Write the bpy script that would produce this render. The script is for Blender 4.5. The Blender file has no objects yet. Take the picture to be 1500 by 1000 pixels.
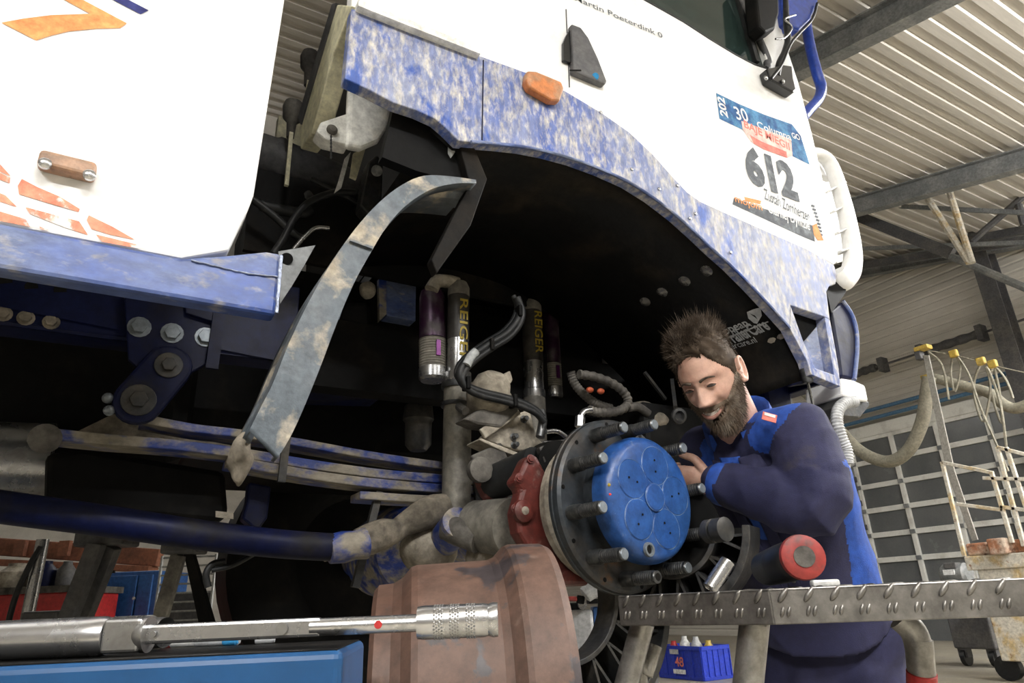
import bpy, bmesh, math, random
import numpy as np
from mathutils import Vector, Matrix
random.seed(7)
S = bpy.context.scene
COL = S.collection
# ---------------------------------------------------------------- camera
FPX = 1000.0
def _n(v): return v/np.linalg.norm(v)
_up = _n(np.array([-110, 2600, -FPX])); _X = np.array([1800, -305, -FPX])
_X = _n(_X-_up*_X.dot(_up)); _Y = np.cross(_up, _X)
RM = np.array([_X, _Y, _up])            # world axes: X along the truck, Y into it, Z up
CAM = np.array([0.0, 0.0, 0.85])
cd = bpy.data.cameras.new('camera'); cd.lens = 24.0; cd.sensor_width = 36.0; cd.clip_start = 0.02
cam = bpy.data.objects.new('camera', cd); COL.objects.link(cam)
m4 = Matrix.Identity(4)
for i in range(3):
    for j in range(3): m4[i][j] = RM[i][j]
    m4[i][3] = CAM[i]
cam.matrix_world = m4
S.camera = cam
# ---------------------------------------------------------------- world and lights
w = bpy.data.worlds.new('world'); S.world = w; w.use_nodes = True
w.node_tree.nodes['Background'].inputs[0].default_value = (0.55, 0.6, 0.7, 1)
w.node_tree.nodes['Background'].inputs[1].default_value = 0.15
S.view_settings.view_transform = 'Standard'
try: S.view_settings.look = 'None'
except Exception: pass
S.view_settings.gamma = 1; S.view_settings.use_curve_mapping = False
S.view_settings.exposure = 0.35
TUBES = []                                # (x, y, z, watts) of the ceiling tube lamps
for x, e in ((-2.8, 200), (0.2, 140), (3.2, 80)): TUBES.append((x, -2.3, 3.75, e))
for x in (6.0, 8.6, 11.2): TUBES.append((x, 0.0, 4.55, 270))
for x in (-3.0, 0.5, 4.0): TUBES.append((x, 10.5, 6.3, 55))
for (x, y, z, wt) in TUBES:
    ld = bpy.data.lights.new('tube_light', 'AREA'); ld.shape = 'RECTANGLE'; ld.size = 1.5; ld.size_y = 0.16
    ld.energy = wt; ld.color = (1.0, 0.99, 0.975)
    lo = bpy.data.objects.new('tube_light', ld); COL.objects.link(lo); lo.location = (x, y, z-0.09)
    lu = ld.copy(); lu.energy = wt*0.7
    lo = bpy.data.objects.new('tube_light', lu); COL.objects.link(lo); lo.location = (x, y, z+0.12); lo.rotation_euler = (math.pi, 0, 0)

# ---------------------------------------------------------------- pixel helpers (photo is 1500x1000)
def ray(px, py): return RM @ np.array([(px-750)/FPX, (500-py)/FPX, -1.0])
def oy(px, py, y):
    d = ray(px, py); return Vector(CAM+d*((y-CAM[1])/d[1]))
def ox(px, py, x):
    d = ray(px, py); return Vector(CAM+d*((x-CAM[0])/d[0]))
def oz(px, py, z):
    d = ray(px, py); return Vector(CAM+d*((z-CAM[2])/d[2]))
def W(px, py, t): return Vector(CAM+ray(px, py)*t)
def V(*a): return Vector(a)
def cdir(r, u, t):                        # direction given as right, up, towards the camera
    return Vector(RM @ np.array([r, u, t])).normalized()
U2 = Vector((0.5140, 0.8578, 0)); R2 = Vector((0.8578, -0.5140, 0)); ZZ = Vector((0, 0, 1))

# ---------------------------------------------------------------- materials
MATS = {}
def mat(name, col, rough=0.5, metal=0.0, layers=(), bump=0.0, bscale=60.0, coat=0.0, stretch=(1, 1, 1), spec=0.5, grain=0.22):
    """layers: (colour, scale, lo, hi[, rough]) noise masks laid over the base colour"""
    m = bpy.data.materials.new(name); m.use_nodes = True; MATS[name] = m
    nt = m.node_tree; N = nt.nodes; L = nt.links
    b = N['Principled BSDF']
    b.inputs['Base Color'].default_value = (*col, 1); b.inputs['Roughness'].default_value = rough
    b.inputs['Metallic'].default_value = metal; b.inputs['Specular IOR Level'].default_value = spec
    if coat: b.inputs['Coat Weight'].default_value = coat; b.inputs['Coat Roughness'].default_value = 0.12
    if layers or bump or grain:
        tc = N.new('ShaderNodeTexCoord'); mp = N.new('ShaderNodeMapping')
        mp.inputs['Scale'].default_value = stretch
        L.new(tc.outputs['Object'], mp.inputs['Vector'])
    prev = None; pr = None
    for i, ly in enumerate(layers):
        c2, sc, lo, hi = ly[:4]
        nz = N.new('ShaderNodeTexNoise'); nz.inputs['Scale'].default_value = sc
        nz.inputs['Detail'].default_value = 8; nz.inputs['Roughness'].default_value = 0.62
        if 'Distortion' in nz.inputs: nz.inputs['Distortion'].default_value = 0.25
        of = N.new('ShaderNodeVectorMath'); of.operation = 'ADD'; of.inputs[1].default_value = (i*3.7, i*1.3, i*5.1)
        L.new(mp.outputs[0], of.inputs[0]); L.new(of.outputs[0], nz.inputs['Vector'])
        mr = N.new('ShaderNodeMapRange'); mr.inputs['From Min'].default_value = lo; mr.inputs['From Max'].default_value = hi
        L.new(nz.outputs[0], mr.inputs['Value'])
        mx = N.new('ShaderNodeMix'); mx.data_type = 'RGBA'
        L.new(mr.outputs[0], mx.inputs['Factor'])
        if prev: L.new(prev, mx.inputs['A'])
        else: mx.inputs['A'].default_value = (*col, 1)
        mx.inputs['B'].default_value = (*c2, 1); prev = mx.outputs['Result']
        if len(ly) > 4:
            rx = N.new('ShaderNodeMix'); L.new(mr.outputs[0], rx.inputs['Factor'])
            if pr: L.new(pr, rx.inputs['A'])
            else: rx.inputs['A'].default_value = rough
            rx.inputs['B'].default_value = ly[4]; pr = rx.outputs['Result']
    if grain:                                # fine uneven dirt over the whole surface
        nz = N.new('ShaderNodeTexNoise'); nz.inputs['Scale'].default_value = 38; nz.inputs['Detail'].default_value = 9; nz.inputs['Roughness'].default_value = .7
        L.new(mp.outputs[0], nz.inputs['Vector'])
        mr = N.new('ShaderNodeMapRange'); mr.inputs['From Min'].default_value = .35; mr.inputs['From Max'].default_value = .65
        mr.inputs['To Min'].default_value = 1-grain*1.5; mr.inputs['To Max'].default_value = 1+grain
        L.new(nz.outputs[0], mr.inputs['Value'])
        vm = N.new('ShaderNodeVectorMath'); vm.operation = 'SCALE'
        if prev: L.new(prev, vm.inputs[0])
        else: vm.inputs[0].default_value = col
        L.new(mr.outputs[0], vm.inputs['Scale']); prev = vm.outputs[0]
    if prev: L.new(prev, b.inputs['Base Color'])
    if pr: L.new(pr, b.inputs['Roughness'])
    if bump:
        nz = N.new('ShaderNodeTexNoise'); nz.inputs['Scale'].default_value = bscale; nz.inputs['Detail'].default_value = 5
        L.new(mp.outputs[0], nz.inputs['Vector'])
        bp = N.new('ShaderNodeBump'); bp.inputs['Strength'].default_value = bump; bp.inputs['Distance'].default_value = 0.01
        L.new(nz.outputs[0], bp.inputs['Height']); L.new(bp.outputs[0], b.inputs['Normal'])
    return m
DUST = (0.46, 0.41, 0.34)
mat('white', (0.86, 0.86, 0.85), 0.5, spec=.25, layers=[((0.80, 0.80, 0.78), 2.5, 0.55, 0.75)], grain=.04)
mat('white_dirty', (0.78, 0.78, 0.74), 0.4, layers=[((0.62, 0.58, 0.48), 9, 0.55, 0.75)])
mat('cream', (0.70, 0.67, 0.47), 0.5, layers=[((0.52, 0.48, 0.32), 7, 0.5, 0.8)])
mat('blue_rail', (0.026, 0.070, 0.30), 0.35, layers=[((0.17, 0.21, 0.33), 4, 0.34, 0.62, .6), ((0.36, 0.35, 0.34), 24, 0.55, 0.72, .7)], coat=0.15, stretch=(.7, 1, 1.5))
mat('blue_dusty', (0.030, 0.080, 0.34), 0.35, layers=[((0.25, 0.28, 0.40), 3.0, 0.32, 0.62, .6), ((0.56, 0.53, 0.47), 34, 0.44, 0.68, .7), ((0.035, 0.09, 0.36), 7, 0.58, 0.66, .35)], stretch=(1.9, 1, .75))
mat('blue_dark', (0.004, 0.007, 0.038), 0.45, spec=.2, layers=[((0.016, 0.015, 0.016), 5, 0.50, 0.68, .6)], bump=.1, bscale=25)
mat('blue_spring', (0.018, 0.045, 0.24), 0.45, layers=[((0.29, 0.26, 0.21), 14, 0.43, 0.56, .8)], stretch=(.6, 1, 1), bump=.2)
mat('blue_cap', (0.016, 0.070, 0.26), 0.36, layers=[((0.03, 0.095, 0.28), 5, 0.4, 0.7), ((0.16, 0.20, 0.26), 30, 0.64, 0.76, .6)], bump=.08, bscale=90)
mat('blue_tube', (0.020, 0.055, 0.32), 0.3)
mat('blue_cart', (0.006, 0.055, 0.16), 0.38, grain=.06, layers=[((0.008, 0.065, 0.18), 3, .4, .7)])
mat('grey_plastic', (0.085, 0.105, 0.125), 0.42, layers=[((0.15, 0.165, 0.18), 6, 0.45, 0.7, .6), ((0.40, 0.35, 0.27), 11, 0.52, 0.64, .8)], bump=.15, bscale=40)
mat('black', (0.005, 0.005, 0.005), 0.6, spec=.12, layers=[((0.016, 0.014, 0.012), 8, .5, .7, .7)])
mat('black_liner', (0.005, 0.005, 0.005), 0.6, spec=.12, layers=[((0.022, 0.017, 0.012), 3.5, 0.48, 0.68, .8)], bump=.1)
mat('black_gloss', (0.010, 0.010, 0.011), 0.25)
mat('rubber', (0.013, 0.014, 0.015), 0.45, spec=.35, layers=[((0.06, 0.058, 0.055), 14, .55, .75, .7)])
mat('dark_metal', (0.050, 0.052, 0.055), 0.42, 0.5, layers=[((0.10, 0.09, 0.075), 10, .45, .7, .6)], bump=.12)
mat('hub_flange', (0.040, 0.047, 0.055), 0.40, 0.4, layers=[((0.075, 0.062, 0.05), 9, .45, .65, .5), ((0.13, 0.062, 0.022), 13, .58, .68, .7)], bump=.1)
mat('stud', (0.085, 0.088, 0.090), 0.35, 0.75, layers=[((0.15, 0.15, 0.15), 60, .45, .65)])
mat('stud_end', (0.23, 0.26, 0.29), 0.4, 0.5)
mat('steel', (0.42, 0.42, 0.42), 0.27, 0.9, grain=.08, layers=[((0.30, 0.29, 0.27), 16, .5, .7, .4)])
mat('chrome', (0.62, 0.62, 0.63), 0.24, 0.95, grain=.03, layers=[((0.42, 0.42, 0.42), 25, .5, .7, .35)])
mat('shock_tube', (0.25, 0.235, 0.20), 0.55, 0.25, layers=[((0.14, 0.13, 0.115), 7, .45, .65, .7)], bump=.06)
mat('shock_dark', (0.040, 0.036, 0.032), 0.45, 0.2, layers=[((0.09, 0.08, 0.065), 10, .5, .7, .7)])
mat('purple', (0.030, 0.007, 0.028), 0.35, 0.4, layers=[((0.06, 0.05, 0.05), 18, .5, .7, .6)])
mat('purple_bright', (0.11, 0.015, 0.11), 0.3, 0.5)
mat('cast', (0.40, 0.36, 0.29), 0.7, 0.1, layers=[((0.20, 0.175, 0.14), 11, .42, .62, .8)], bump=.3, bscale=50)
mat('cast_dark', (0.13, 0.12, 0.105), 0.7, 0.2, layers=[((0.055, 0.05, 0.045), 9, .42, .62, .8)], bump=.35, bscale=40)
mat('mud', (0.26, 0.225, 0.175), 0.9, layers=[((0.10, 0.088, 0.07), 9, .42, .6)], bump=.5, bscale=30)
mat('red_primer', (0.115, 0.022, 0.017), 0.45, layers=[((0.060, 0.020, 0.016), 8, .42, .62), ((0.17, 0.12, 0.10), 20, .60, .72, .8)], bump=.1)
mat('rust_drum', (0.100, 0.056, 0.040), 0.6, layers=[((0.092, 0.042, 0.027), 4, .45, .65), ((0.045, 0.036, 0.038), 8.5, .56, .59, .45), ((0.16, 0.105, 0.08), 30, .62, .75, .8)], bump=.05)
mat('amber', (0.50, 0.17, 0.05), 0.35, layers=[((0.42, 0.26, 0.15), 16, .45, .65, .6)])
mat('amber_dirty', (0.36, 0.20, 0.115), 0.4, layers=[((0.24, 0.16, 0.11), 24, .45, .65, .6)], bump=.2)
mat('alu', (0.36, 0.35, 0.33), 0.38, 0.75, layers=[((0.24, 0.23, 0.21), 9, .45, .65, .5)], bump=.08)
mat('alu_plate', (0.23, 0.22, 0.205), 0.38, 0.75, layers=[((0.11, 0.10, 0.09), 9, .45, .65, .5)], bump=.08)
mat('navy_cloth', (0.016, 0.017, 0.058), 0.85, grain=.12, layers=[((0.026, 0.026, 0.070), 8, .4, .7), ((0.05, 0.042, 0.045), 6, .60, .75)], bump=.15, bscale=400)
mat('royal_cloth', (0.014, 0.065, 0.33), 0.8, layers=[((0.014, 0.065, 0.33), 8, .4, .7)], bump=.15, bscale=400)
mat('skin', (0.58, 0.36, 0.28), 0.5, grain=.10, layers=[((0.50, 0.27, 0.20), 18, .45, .7)], bump=.06, bscale=250)
MATS['skin'].node_tree.nodes['Principled BSDF'].inputs['Subsurface Weight'].default_value = 0.12
MATS['skin'].node_tree.nodes['Principled BSDF'].inputs['Subsurface Radius'].default_value = (0.01, 0.004, 0.002)
mat('lip', (0.40, 0.20, 0.16), 0.5)
mat('teeth', (0.75, 0.70, 0.62), 0.3)
mat('eye', (0.06, 0.05, 0.045), 0.15)
mat('hair', (0.050, 0.036, 0.025), 0.8, spec=.15, layers=[((0.13, 0.105, 0.085), 30, .5, .68)])
mat('beard', (0.13, 0.095, 0.068), 0.8, spec=.2, layers=[((0.24, 0.20, 0.16), 30, .45, .65)])
mat('glass_dark', (0.02, 0.035, 0.032), 0.08, spec=0.6)
mat('glass_door', (0.12, 0.128, 0.132), 0.16, grain=.05, spec=0.5, layers=[((0.16, 0.165, 0.165), 1.6, .4, .7, .3)])
mat('ceiling_sheet', (0.56, 0.53, 0.48), 0.6, grain=.05, layers=[((0.44, 0.41, 0.36), 1.3, .42, .65)], stretch=(.15, 1.6, 1.6))
mat('wall_sheet', (0.66, 0.63, 0.57), 0.6, grain=.05, layers=[((0.50, 0.475, 0.42), 1.0, .42, .65)], stretch=(1, .2, 1.6))
mat('steel_beam', (0.19, 0.20, 0.205), 0.6, 0.2, layers=[((0.29, 0.295, 0.29), 4, .45, .65)])
mat('steel_dark', (0.085, 0.085, 0.09), 0.6, 0.2, layers=[((0.13, 0.125, 0.12), 5, .45, .65)])
mat('door_white', (0.78, 0.78, 0.74), 0.45, grain=.04, layers=[((0.54, 0.53, 0.49), 3, .5, .7)])
mat('concrete', (0.30, 0.27, 0.205), 0.55, grain=.1, layers=[((0.25, 0.23, 0.19), 1.4, .4, .65, .4), ((0.40, 0.36, 0.28), 9, .55, .75)], bump=.05)
mat('hose_grey', (0.29, 0.275, 0.215), 0.65, layers=[((0.21, 0.195, 0.15), 6, .4, .65)])
mat('strap', (0.30, 0.29, 0.26), 0.7)
mat('yellow', (0.50, 0.35, 0.06), 0.5, layers=[((0.38, 0.28, 0.10), 20, .5, .7)])
mat('pipe_blue', (0.09, 0.20, 0.34), 0.5)
mat('scaffold', (0.56, 0.53, 0.46), 0.6, layers=[((0.50, 0.38, 0.20), 5, .5, .62), ((0.24, 0.12, 0.06), 12, .60, .70)])
mat('rust', (0.33, 0.14, 0.07), 0.75, layers=[((0.50, 0.40, 0.32), 5, .45, .60), ((0.16, 0.075, 0.045), 14, .55, .65)], bump=.2)
mat('brown_beam', (0.26, 0.10, 0.055), 0.65, layers=[((0.16, 0.065, 0.04), 5, .45, .65)])
mat('red', (0.42, 0.022, 0.022), 0.45)
mat('red_bright', (0.27, 0.03, 0.025), 0.55, layers=[((0.12, 0.05, 0.045), 40, .5, .7)])
mat('blue_cab', (0.022, 0.085, 0.27), 0.35, layers=[((0.03, 0.11, 0.32), 2, .4, .7)])
mat('crate_blue', (0.018, 0.045, 0.46), 0.4)
mat('jerry', (0.50, 0.51, 0.52), 0.5, layers=[((0.42, 0.43, 0.44), 4, .4, .7)])
mat('wire', (0.42, 0.43, 0.43), 0.4, 0.5)
mat('decal_orange', (0.80, 0.33, 0.13), 0.7, spec=.1)
mat('decal_salmon', (0.85, 0.30, 0.20), 0.7, spec=.1, layers=[((0.86, 0.80, 0.78), 14, .56, .62)])
mat('decal_navy', (0.045, 0.05, 0.17), 0.7, spec=.1)
mat('decal_grey', (0.115, 0.125, 0.14), 0.7, spec=.1, layers=[((0.21, 0.23, 0.25), 30, .5, .65)])
mat('decal_sky', (0.10, 0.27, 0.47), 0.7, spec=.1, layers=[((0.04, 0.11, 0.27), 14, .45, .6)])
mat('decal_red', (0.75, 0.22, 0.18), 0.7, spec=.1)
mat('decal_pink', (0.86, 0.55, 0.50), 0.7, spec=.1)
mat('decal_white', (0.82, 0.82, 0.82), 0.7, spec=.1)
mat('decal_silver', (0.45, 0.47, 0.48), 0.7, spec=.1)
mat('decal_yellow', (0.40, 0.29, 0.025), 0.5)
mat('decal_blue', (0.05, 0.30, 0.62), 0.7, spec=.1)
mat('orange_plug', (0.58, 0.12, 0.05), 0.5)
mat('clear', (0.62, 0.62, 0.60), 0.15)
mat('weld', (0.30, 0.34, 0.45), 0.3, 0.5, bump=.4, bscale=120)
mt = bpy.data.materials.new('tube_emission'); mt.use_nodes = True; MATS['tube'] = mt
mt.node_tree.nodes['Principled BSDF'].inputs['Emission Color'].default_value = (1, 0.97, 0.92, 1)
mt.node_tree.nodes['Principled BSDF'].inputs['Emission Strength'].default_value = 12

# ---------------------------------------------------------------- mesh helpers
def frame(axis):
    a = Vector(axis).normalized(); h = Vector((0, 0, 1)) if abs(a.z) < 0.9 else Vector((1, 0, 0))
    u = a.cross(h).normalized(); v = a.cross(u).normalized(); return a, u, v
def smooth_path(pts, k=6):
    P = [Vector(p) for p in pts]
    if len(P) < 3: return P
    out = []
    for i in range(len(P)-1):
        p0 = P[max(i-1, 0)]; p1 = P[i]; p2 = P[i+1]; p3 = P[min(i+2, len(P)-1)]
        for s in range(k):
            t = s/k; t2 = t*t; t3 = t2*t
            out.append(0.5*((2*p1)+(p2-p0)*t+(2*p0-5*p1+4*p2-p3)*t2+(3*p1-p0-3*p2+p3)*t3))
    out.append(P[-1]); return out
class MB:
    def __init__(s): s.v = []; s.f = []
    def add(s, vs, fs):
        o = len(s.v); s.v += [tuple(x) for x in vs]; s.f += [tuple(i+o for i in q) for q in fs]; return s
    def box(s, c, size, ax=None):
        c = Vector(c); X, Y, Z = ax if ax else (V(1, 0, 0), V(0, 1, 0), V(0, 0, 1))
        hx, hy, hz = size[0]/2, size[1]/2, size[2]/2
        vs = [c+X*(i*hx)+Y*(j*hy)+Z*(k*hz) for i in (-1, 1) for j in (-1, 1) for k in (-1, 1)]
        return s.add(vs, [(0, 1, 3, 2), (4, 6, 7, 5), (0, 4, 5, 1), (2, 3, 7, 6), (0, 2, 6, 4), (1, 5, 7, 3)])
    def b2(s, lo, hi):
        lo = Vector(lo); hi = Vector(hi); return s.box((lo+hi)/2, (hi-lo))
    def bar(s, p0, p1, w, h, up=(0, 0, 1)):
        p0 = Vector(p0); p1 = Vector(p1); a = (p1-p0); L = a.length; a.normalize()
        side = a.cross(Vector(up)).normalized(); u = side.cross(a).normalized()
        return s.box((p0+p1)/2, (L, w, h), (a, side, u))
    def prism(s, pts, vec):
        n = len(pts); vec = Vector(vec); A = [Vector(p) for p in pts]; Bq = [p+vec for p in A]
        fs = [tuple(range(n)), tuple(range(2*n-1, n-1, -1))]
        fs += [(i, i+n, (i+1) % n+n, (i+1) % n) for i in range(n)]
        return s.add(A+Bq, fs)
    def cyl(s, p0, p1, r0, r1=None, n=20, caps=True):
        r1 = r0 if r1 is None else r1; p0 = Vector(p0); p1 = Vector(p1); a, u, v = frame(p1-p0)
        vs = []
        for p, r in ((p0, r0), (p1, r1)):
            for i in range(n):
                t = 2*math.pi*i/n; vs.append(p+u*(r*math.cos(t))+v*(r*math.sin(t)))
        fs = [(i, (i+1) % n, (i+1) % n+n, i+n) for i in range(n)]
        if caps: fs += [tuple(range(n-1, -1, -1)), tuple(range(n, 2*n))]
        return s.add(vs, fs)
    def lathe(s, prof, o, axis, n=48, caps=True):
        """prof: (distance along axis, radius)"""
        o = Vector(o); a, u, v = frame(axis); vs = []
        for d, r in prof:
            for i in range(n):
                t = 2*math.pi*i/n; vs.append(o+a*d+u*(r*math.cos(t))+v*(r*math.sin(t)))
        fs = []
        for k in range(len(prof)-1):
            for i in range(n):
                j = (i+1) % n; fs.append((k*n+i, k*n+j, (k+1)*n+j, (k+1)*n+i))
        if caps: fs += [tuple(range(n-1, -1, -1)), tuple(range((len(prof)-1)*n, len(prof)*n))]
        return s.add(vs, fs)
    def tube(s, pts, r, n=10, k=6, smooth=True, caps=True):
        P = smooth_path(pts, k) if smooth else [Vector(p) for p in pts]
        m = len(P); rs = r if callable(r) else (lambda t: r)
        t0 = (P[1]-P[0]).normalized(); _, u, v = frame(t0); vs = []
        for i in range(m):
            t = (P[min(i+1, m-1)]-P[max(i-1, 0)]).normalized()
            u = (u-t*u.dot(t)).normalized(); v = t.cross(u)
            rr = rs(i/(m-1))
            for q in range(n):
                a = 2*math.pi*q/n; vs.append(P[i]+u*(rr*math.cos(a))+v*(rr*math.sin(a)))
        fs = [(i*n+q, i*n+(q+1) % n, (i+1)*n+(q+1) % n, (i+1)*n+q) for i in range(m-1) for q in range(n)]
        if caps: fs += [tuple(range(n-1, -1, -1)), tuple(range((m-1)*n, m*n))]
        return s.add(vs, fs)
    def strip(s, pts, w, h, up, k=6):
        """rectangular section swept along a path: w across (up direction given), h thickness"""
        P = smooth_path(pts, k); m = len(P); up = Vector(up).normalized(); vs = []
        for i in range(m):
            t = (P[min(i+1, m-1)]-P[max(i-1, 0)]).normalized(); nrm = t.cross(up).normalized()
            for a, b in ((-1, -1), (1, -1), (1, 1), (-1, 1)): vs.append(P[i]+up*(a*w/2)+nrm*(b*h/2))
        fs = [(i*4+q, i*4+(q+1) % 4, (i+1)*4+(q+1) % 4, (i+1)*4+q) for i in range(m-1) for q in range(4)]
        fs += [(3, 2, 1, 0), tuple(range((m-1)*4, m*4))]
        return s.add(vs, fs)
    def ell(s, c, r, ax=None, nu=20, nv=12):
        c = Vector(c); X, Y, Z = ax if ax else (V(1, 0, 0), V(0, 1, 0), V(0, 0, 1)); vs = []
        for j in range(nv+1):
            ph = math.pi*j/nv
            for i in range(nu):
                th = 2*math.pi*i/nu
                vs.append(c+X*(r[0]*math.sin(ph)*math.cos(th))+Y*(r[1]*math.sin(ph)*math.sin(th))+Z*(r[2]*math.cos(ph)))
        fs = [(j*nu+i, (j+1)*nu+i, (j+1)*nu+(i+1) % nu, j*nu+(i+1) % nu) for j in range(nv) for i in range(nu)]
        return s.add(vs, fs)
    def rough(s, amp, seed=1, sc=20):
        rd = random.Random(seed); ph = [rd.uniform(0, 6) for _ in range(6)]; out = []
        for x, y, z in s.v:
            d = amp*(math.sin(x*sc+ph[0]+2*math.sin(z*sc*.7+ph[1]))+math.sin(y*sc*1.3+ph[2])*math.sin(z*sc*1.1+ph[3])+.5*math.sin((x+y)*sc*2.3+ph[4])*math.sin((z-x)*sc*2.1+ph[5]))
            out.append((x+d*.5, y+d*.4, z+d*.6))
        s.v = out; return s
    def build(s, name, m, parent=None, sm=None, bevel=0.0, seg=2, fix=True):
        me = bpy.data.meshes.new(name); me.from_pydata(s.v, [], s.f)
        if fix:
            bm = bmesh.new(); bm.from_mesh(me); bmesh.ops.remove_doubles(bm, verts=bm.verts, dist=1e-6)
            bmesh.ops.recalc_face_normals(bm, faces=bm.faces); bm.to_mesh(me); bm.free()
        me.update()
        for q in (m if isinstance(m, (list, tuple)) else [m]): me.materials.append(MATS[q])
        if sm is not None:
            for p in me.polygons: p.use_smooth = True
            me.set_sharp_from_angle(angle=math.radians(sm))
        return link(name, me, parent, bevel, seg)
def link(name, me, parent=None, bevel=0.0, seg=2):
    o = bpy.data.objects.new(name, me); COL.objects.link(o)
    if parent is not None: setpar(o, parent)
    if bevel:
        b = o.modifiers.new('bevel', 'BEVEL'); b.width = bevel; b.segments = seg; b.limit_method = 'ANGLE'; b.angle_limit = math.radians(35)
        b.harden_normals = False
    return o
def wmat(o):
    m = Matrix.Translation(o.location) @ o.rotation_euler.to_matrix().to_4x4()
    return wmat(o.parent) @ o.matrix_parent_inverse @ m if o.parent else m
def setpar(o, p):
    o.parent = p; o.matrix_parent_inverse = wmat(p).inverted()
def tag(o, label, cat=None, group=None, kind=None):
    o['label'] = label
    if cat: o['category'] = cat
    if group: o['group'] = group
    if kind: o['kind'] = kind
    return o
def thing(name, loc, label, cat, group=None):
    e = bpy.data.objects.new(name, None); COL.objects.link(e); e.location = loc; e.empty_display_size = .1
    return tag(e, label, cat, group)
def copy_tree(o, delta, parent=None, label=None):
    c = o.copy(); COL.objects.link(c)
    if parent is None: c.location = o.location+Vector(delta)
    else: c.parent = parent
    if label: c['label'] = label
    for ch in o.children: copy_tree(ch, delta, c)
    return c
def txt(s, o, xd, yd, height, m, parent, width=None, bold=0.0, name='lettering', align=None):
    cu = bpy.data.curves.new('t', 'FONT'); cu.body = s; cu.size = 1.0; cu.offset = bold; cu.resolution_u = 3
    to = bpy.data.objects.new('t', cu); COL.objects.link(to)
    me = bpy.data.meshes.new_from_object(to); bpy.data.objects.remove(to); bpy.data.curves.remove(cu)
    xs = [v.co.x for v in me.vertices]; ys = [v.co.y for v in me.vertices]
    x0, x1, y0, y1 = min(xs), max(xs), min(ys), max(ys)
    sy = height/(y1-y0); sx = width/(x1-x0) if width else sy
    o = Vector(o); xd = Vector(xd); yd = Vector(yd)
    for v in me.vertices: v.co = o+xd*((v.co.x-x0)*sx)+yd*((v.co.y-y0)*sy)
    me.materials.clear(); me.materials.append(MATS[m]); me.name = name
    return link(name, me, parent)
def poly(name, px, y, t, m, parent, bevel=0.0, sm=None):
    return MB().prism([oy(a, b, y) for a, b in px], (0, t, 0)).build(name, m, parent, bevel=bevel, sm=sm)
def quad2d(name, pts, m, parent):
    return MB().add(pts, [tuple(range(len(pts)))]).build(name, m, parent, fix=False)
def bolt(mb, p, axis, r, h):
    a, u, v = frame(axis); p = Vector(p)
    mb.prism([p+u*(r*math.cos(i*math.pi/3))+v*(r*math.sin(i*math.pi/3)) for i in range(6)], a*h)
# ================================================================ the hall
def struct(o): o['kind'] = 'structure'; return o
XW = 12.36
struct(MB().b2((-9, -9, -.2), (16, 24, 0)).build('floor', 'concrete'))
yl = MB(); yl.b2((4, 2.62, 0.0005), (12.2, 2.72, .002)); 
f_ = bpy.data.objects['floor']; yl.build('floor_line', 'yellow', f_)
# pitched roof, corrugated along X
SL = 0.25; Z0 = 5.15; RIDGE = 9.0
def roofz(y): return Z0+SL*y if y < RIDGE else Z0+SL*RIDGE-SL*(y-RIDGE)
vs = []; fs = []; y = -8.0; prof = []
per = 0.22
while y < 20:
    for dy, dz in ((0, 0), (.10, 0), (.115, .035), (.205, .035)): prof.append((y+dy, roofz(y+dy)+dz))
    y += per
for q in prof: vs += [(-9, q[0], q[1]), (14, q[0], q[1])]
fs = [(2*i, 2*i+1, 2*i+3, 2*i+2) for i in range(len(prof)-1)]
ceil = struct(MB().add(vs, fs).build('ceiling', 'ceiling_sheet', fix=False))
# far wall with the sectional door, sheets run along Y
vs = []; prof = []; z = 0.0
while z < 9.0:
    for dz, dx in ((0, 0), (.10, 0), (.115, .02), (.135, .02)): prof.append((z+dz, XW+.12+dx))
    z += 0.15
for q in prof: vs += [(q[1], -8.5, q[0]), (q[1], 20, q[0])]
wall = struct(MB().add(vs, [(2*i, 2*i+1, 2*i+3, 2*i+2) for i in range(len(prof)-1)]).build('wall_front', 'wall_sheet', fix=False))
struct(MB().b2((-9.2, -9, 0), (-9, 24, 9)).build('wall_back', 'wall_sheet'))
struct(MB().b2((-9, -8.6, 0), (14, -8.4, 4)).build('wall_right', 'wall_sheet'))
struct(MB().b2((-9, 19.8, 0), (14, 20, 8)).build('wall_left', 'wall_sheet'))
# rafters: deep I beams across the hall following the slope
def rafter(x, y0, y1, drop=0.06, h=.26, wd=.16, m='steel_beam'):
    b = MB(); z0 = roofz(y0)-drop; z1 = roofz(y1)-drop
    n = V(0, -SL, 1).normalized()
    p0 = V(x, y0, z0); p1 = V(x, y1, z1)
    b.bar(p0-n*.01, p1-n*.01, wd, .016, n); b.bar(p0-n*(h), p1-n*(h), wd, .016, n); b.bar(p0-n*h/2, p1-n*h/2, .014, h, n)
    return b.build('rafter', m, ceil)
for x in (1.5, 5.3, 9.05, 12.1): rafter(x, -8, RIDGE)
for x in (1.5, 5.3, 9.05, 12.1):
    b = MB(); n = V(0, SL, 1).normalized(); p0 = V(x, RIDGE, roofz(RIDGE)-.2); p1 = V(x, 19.5, roofz(19.5)-.2)
    b.bar(p0, p1, .16, .26, n); b.build('rafter', 'steel_beam', ceil)
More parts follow.
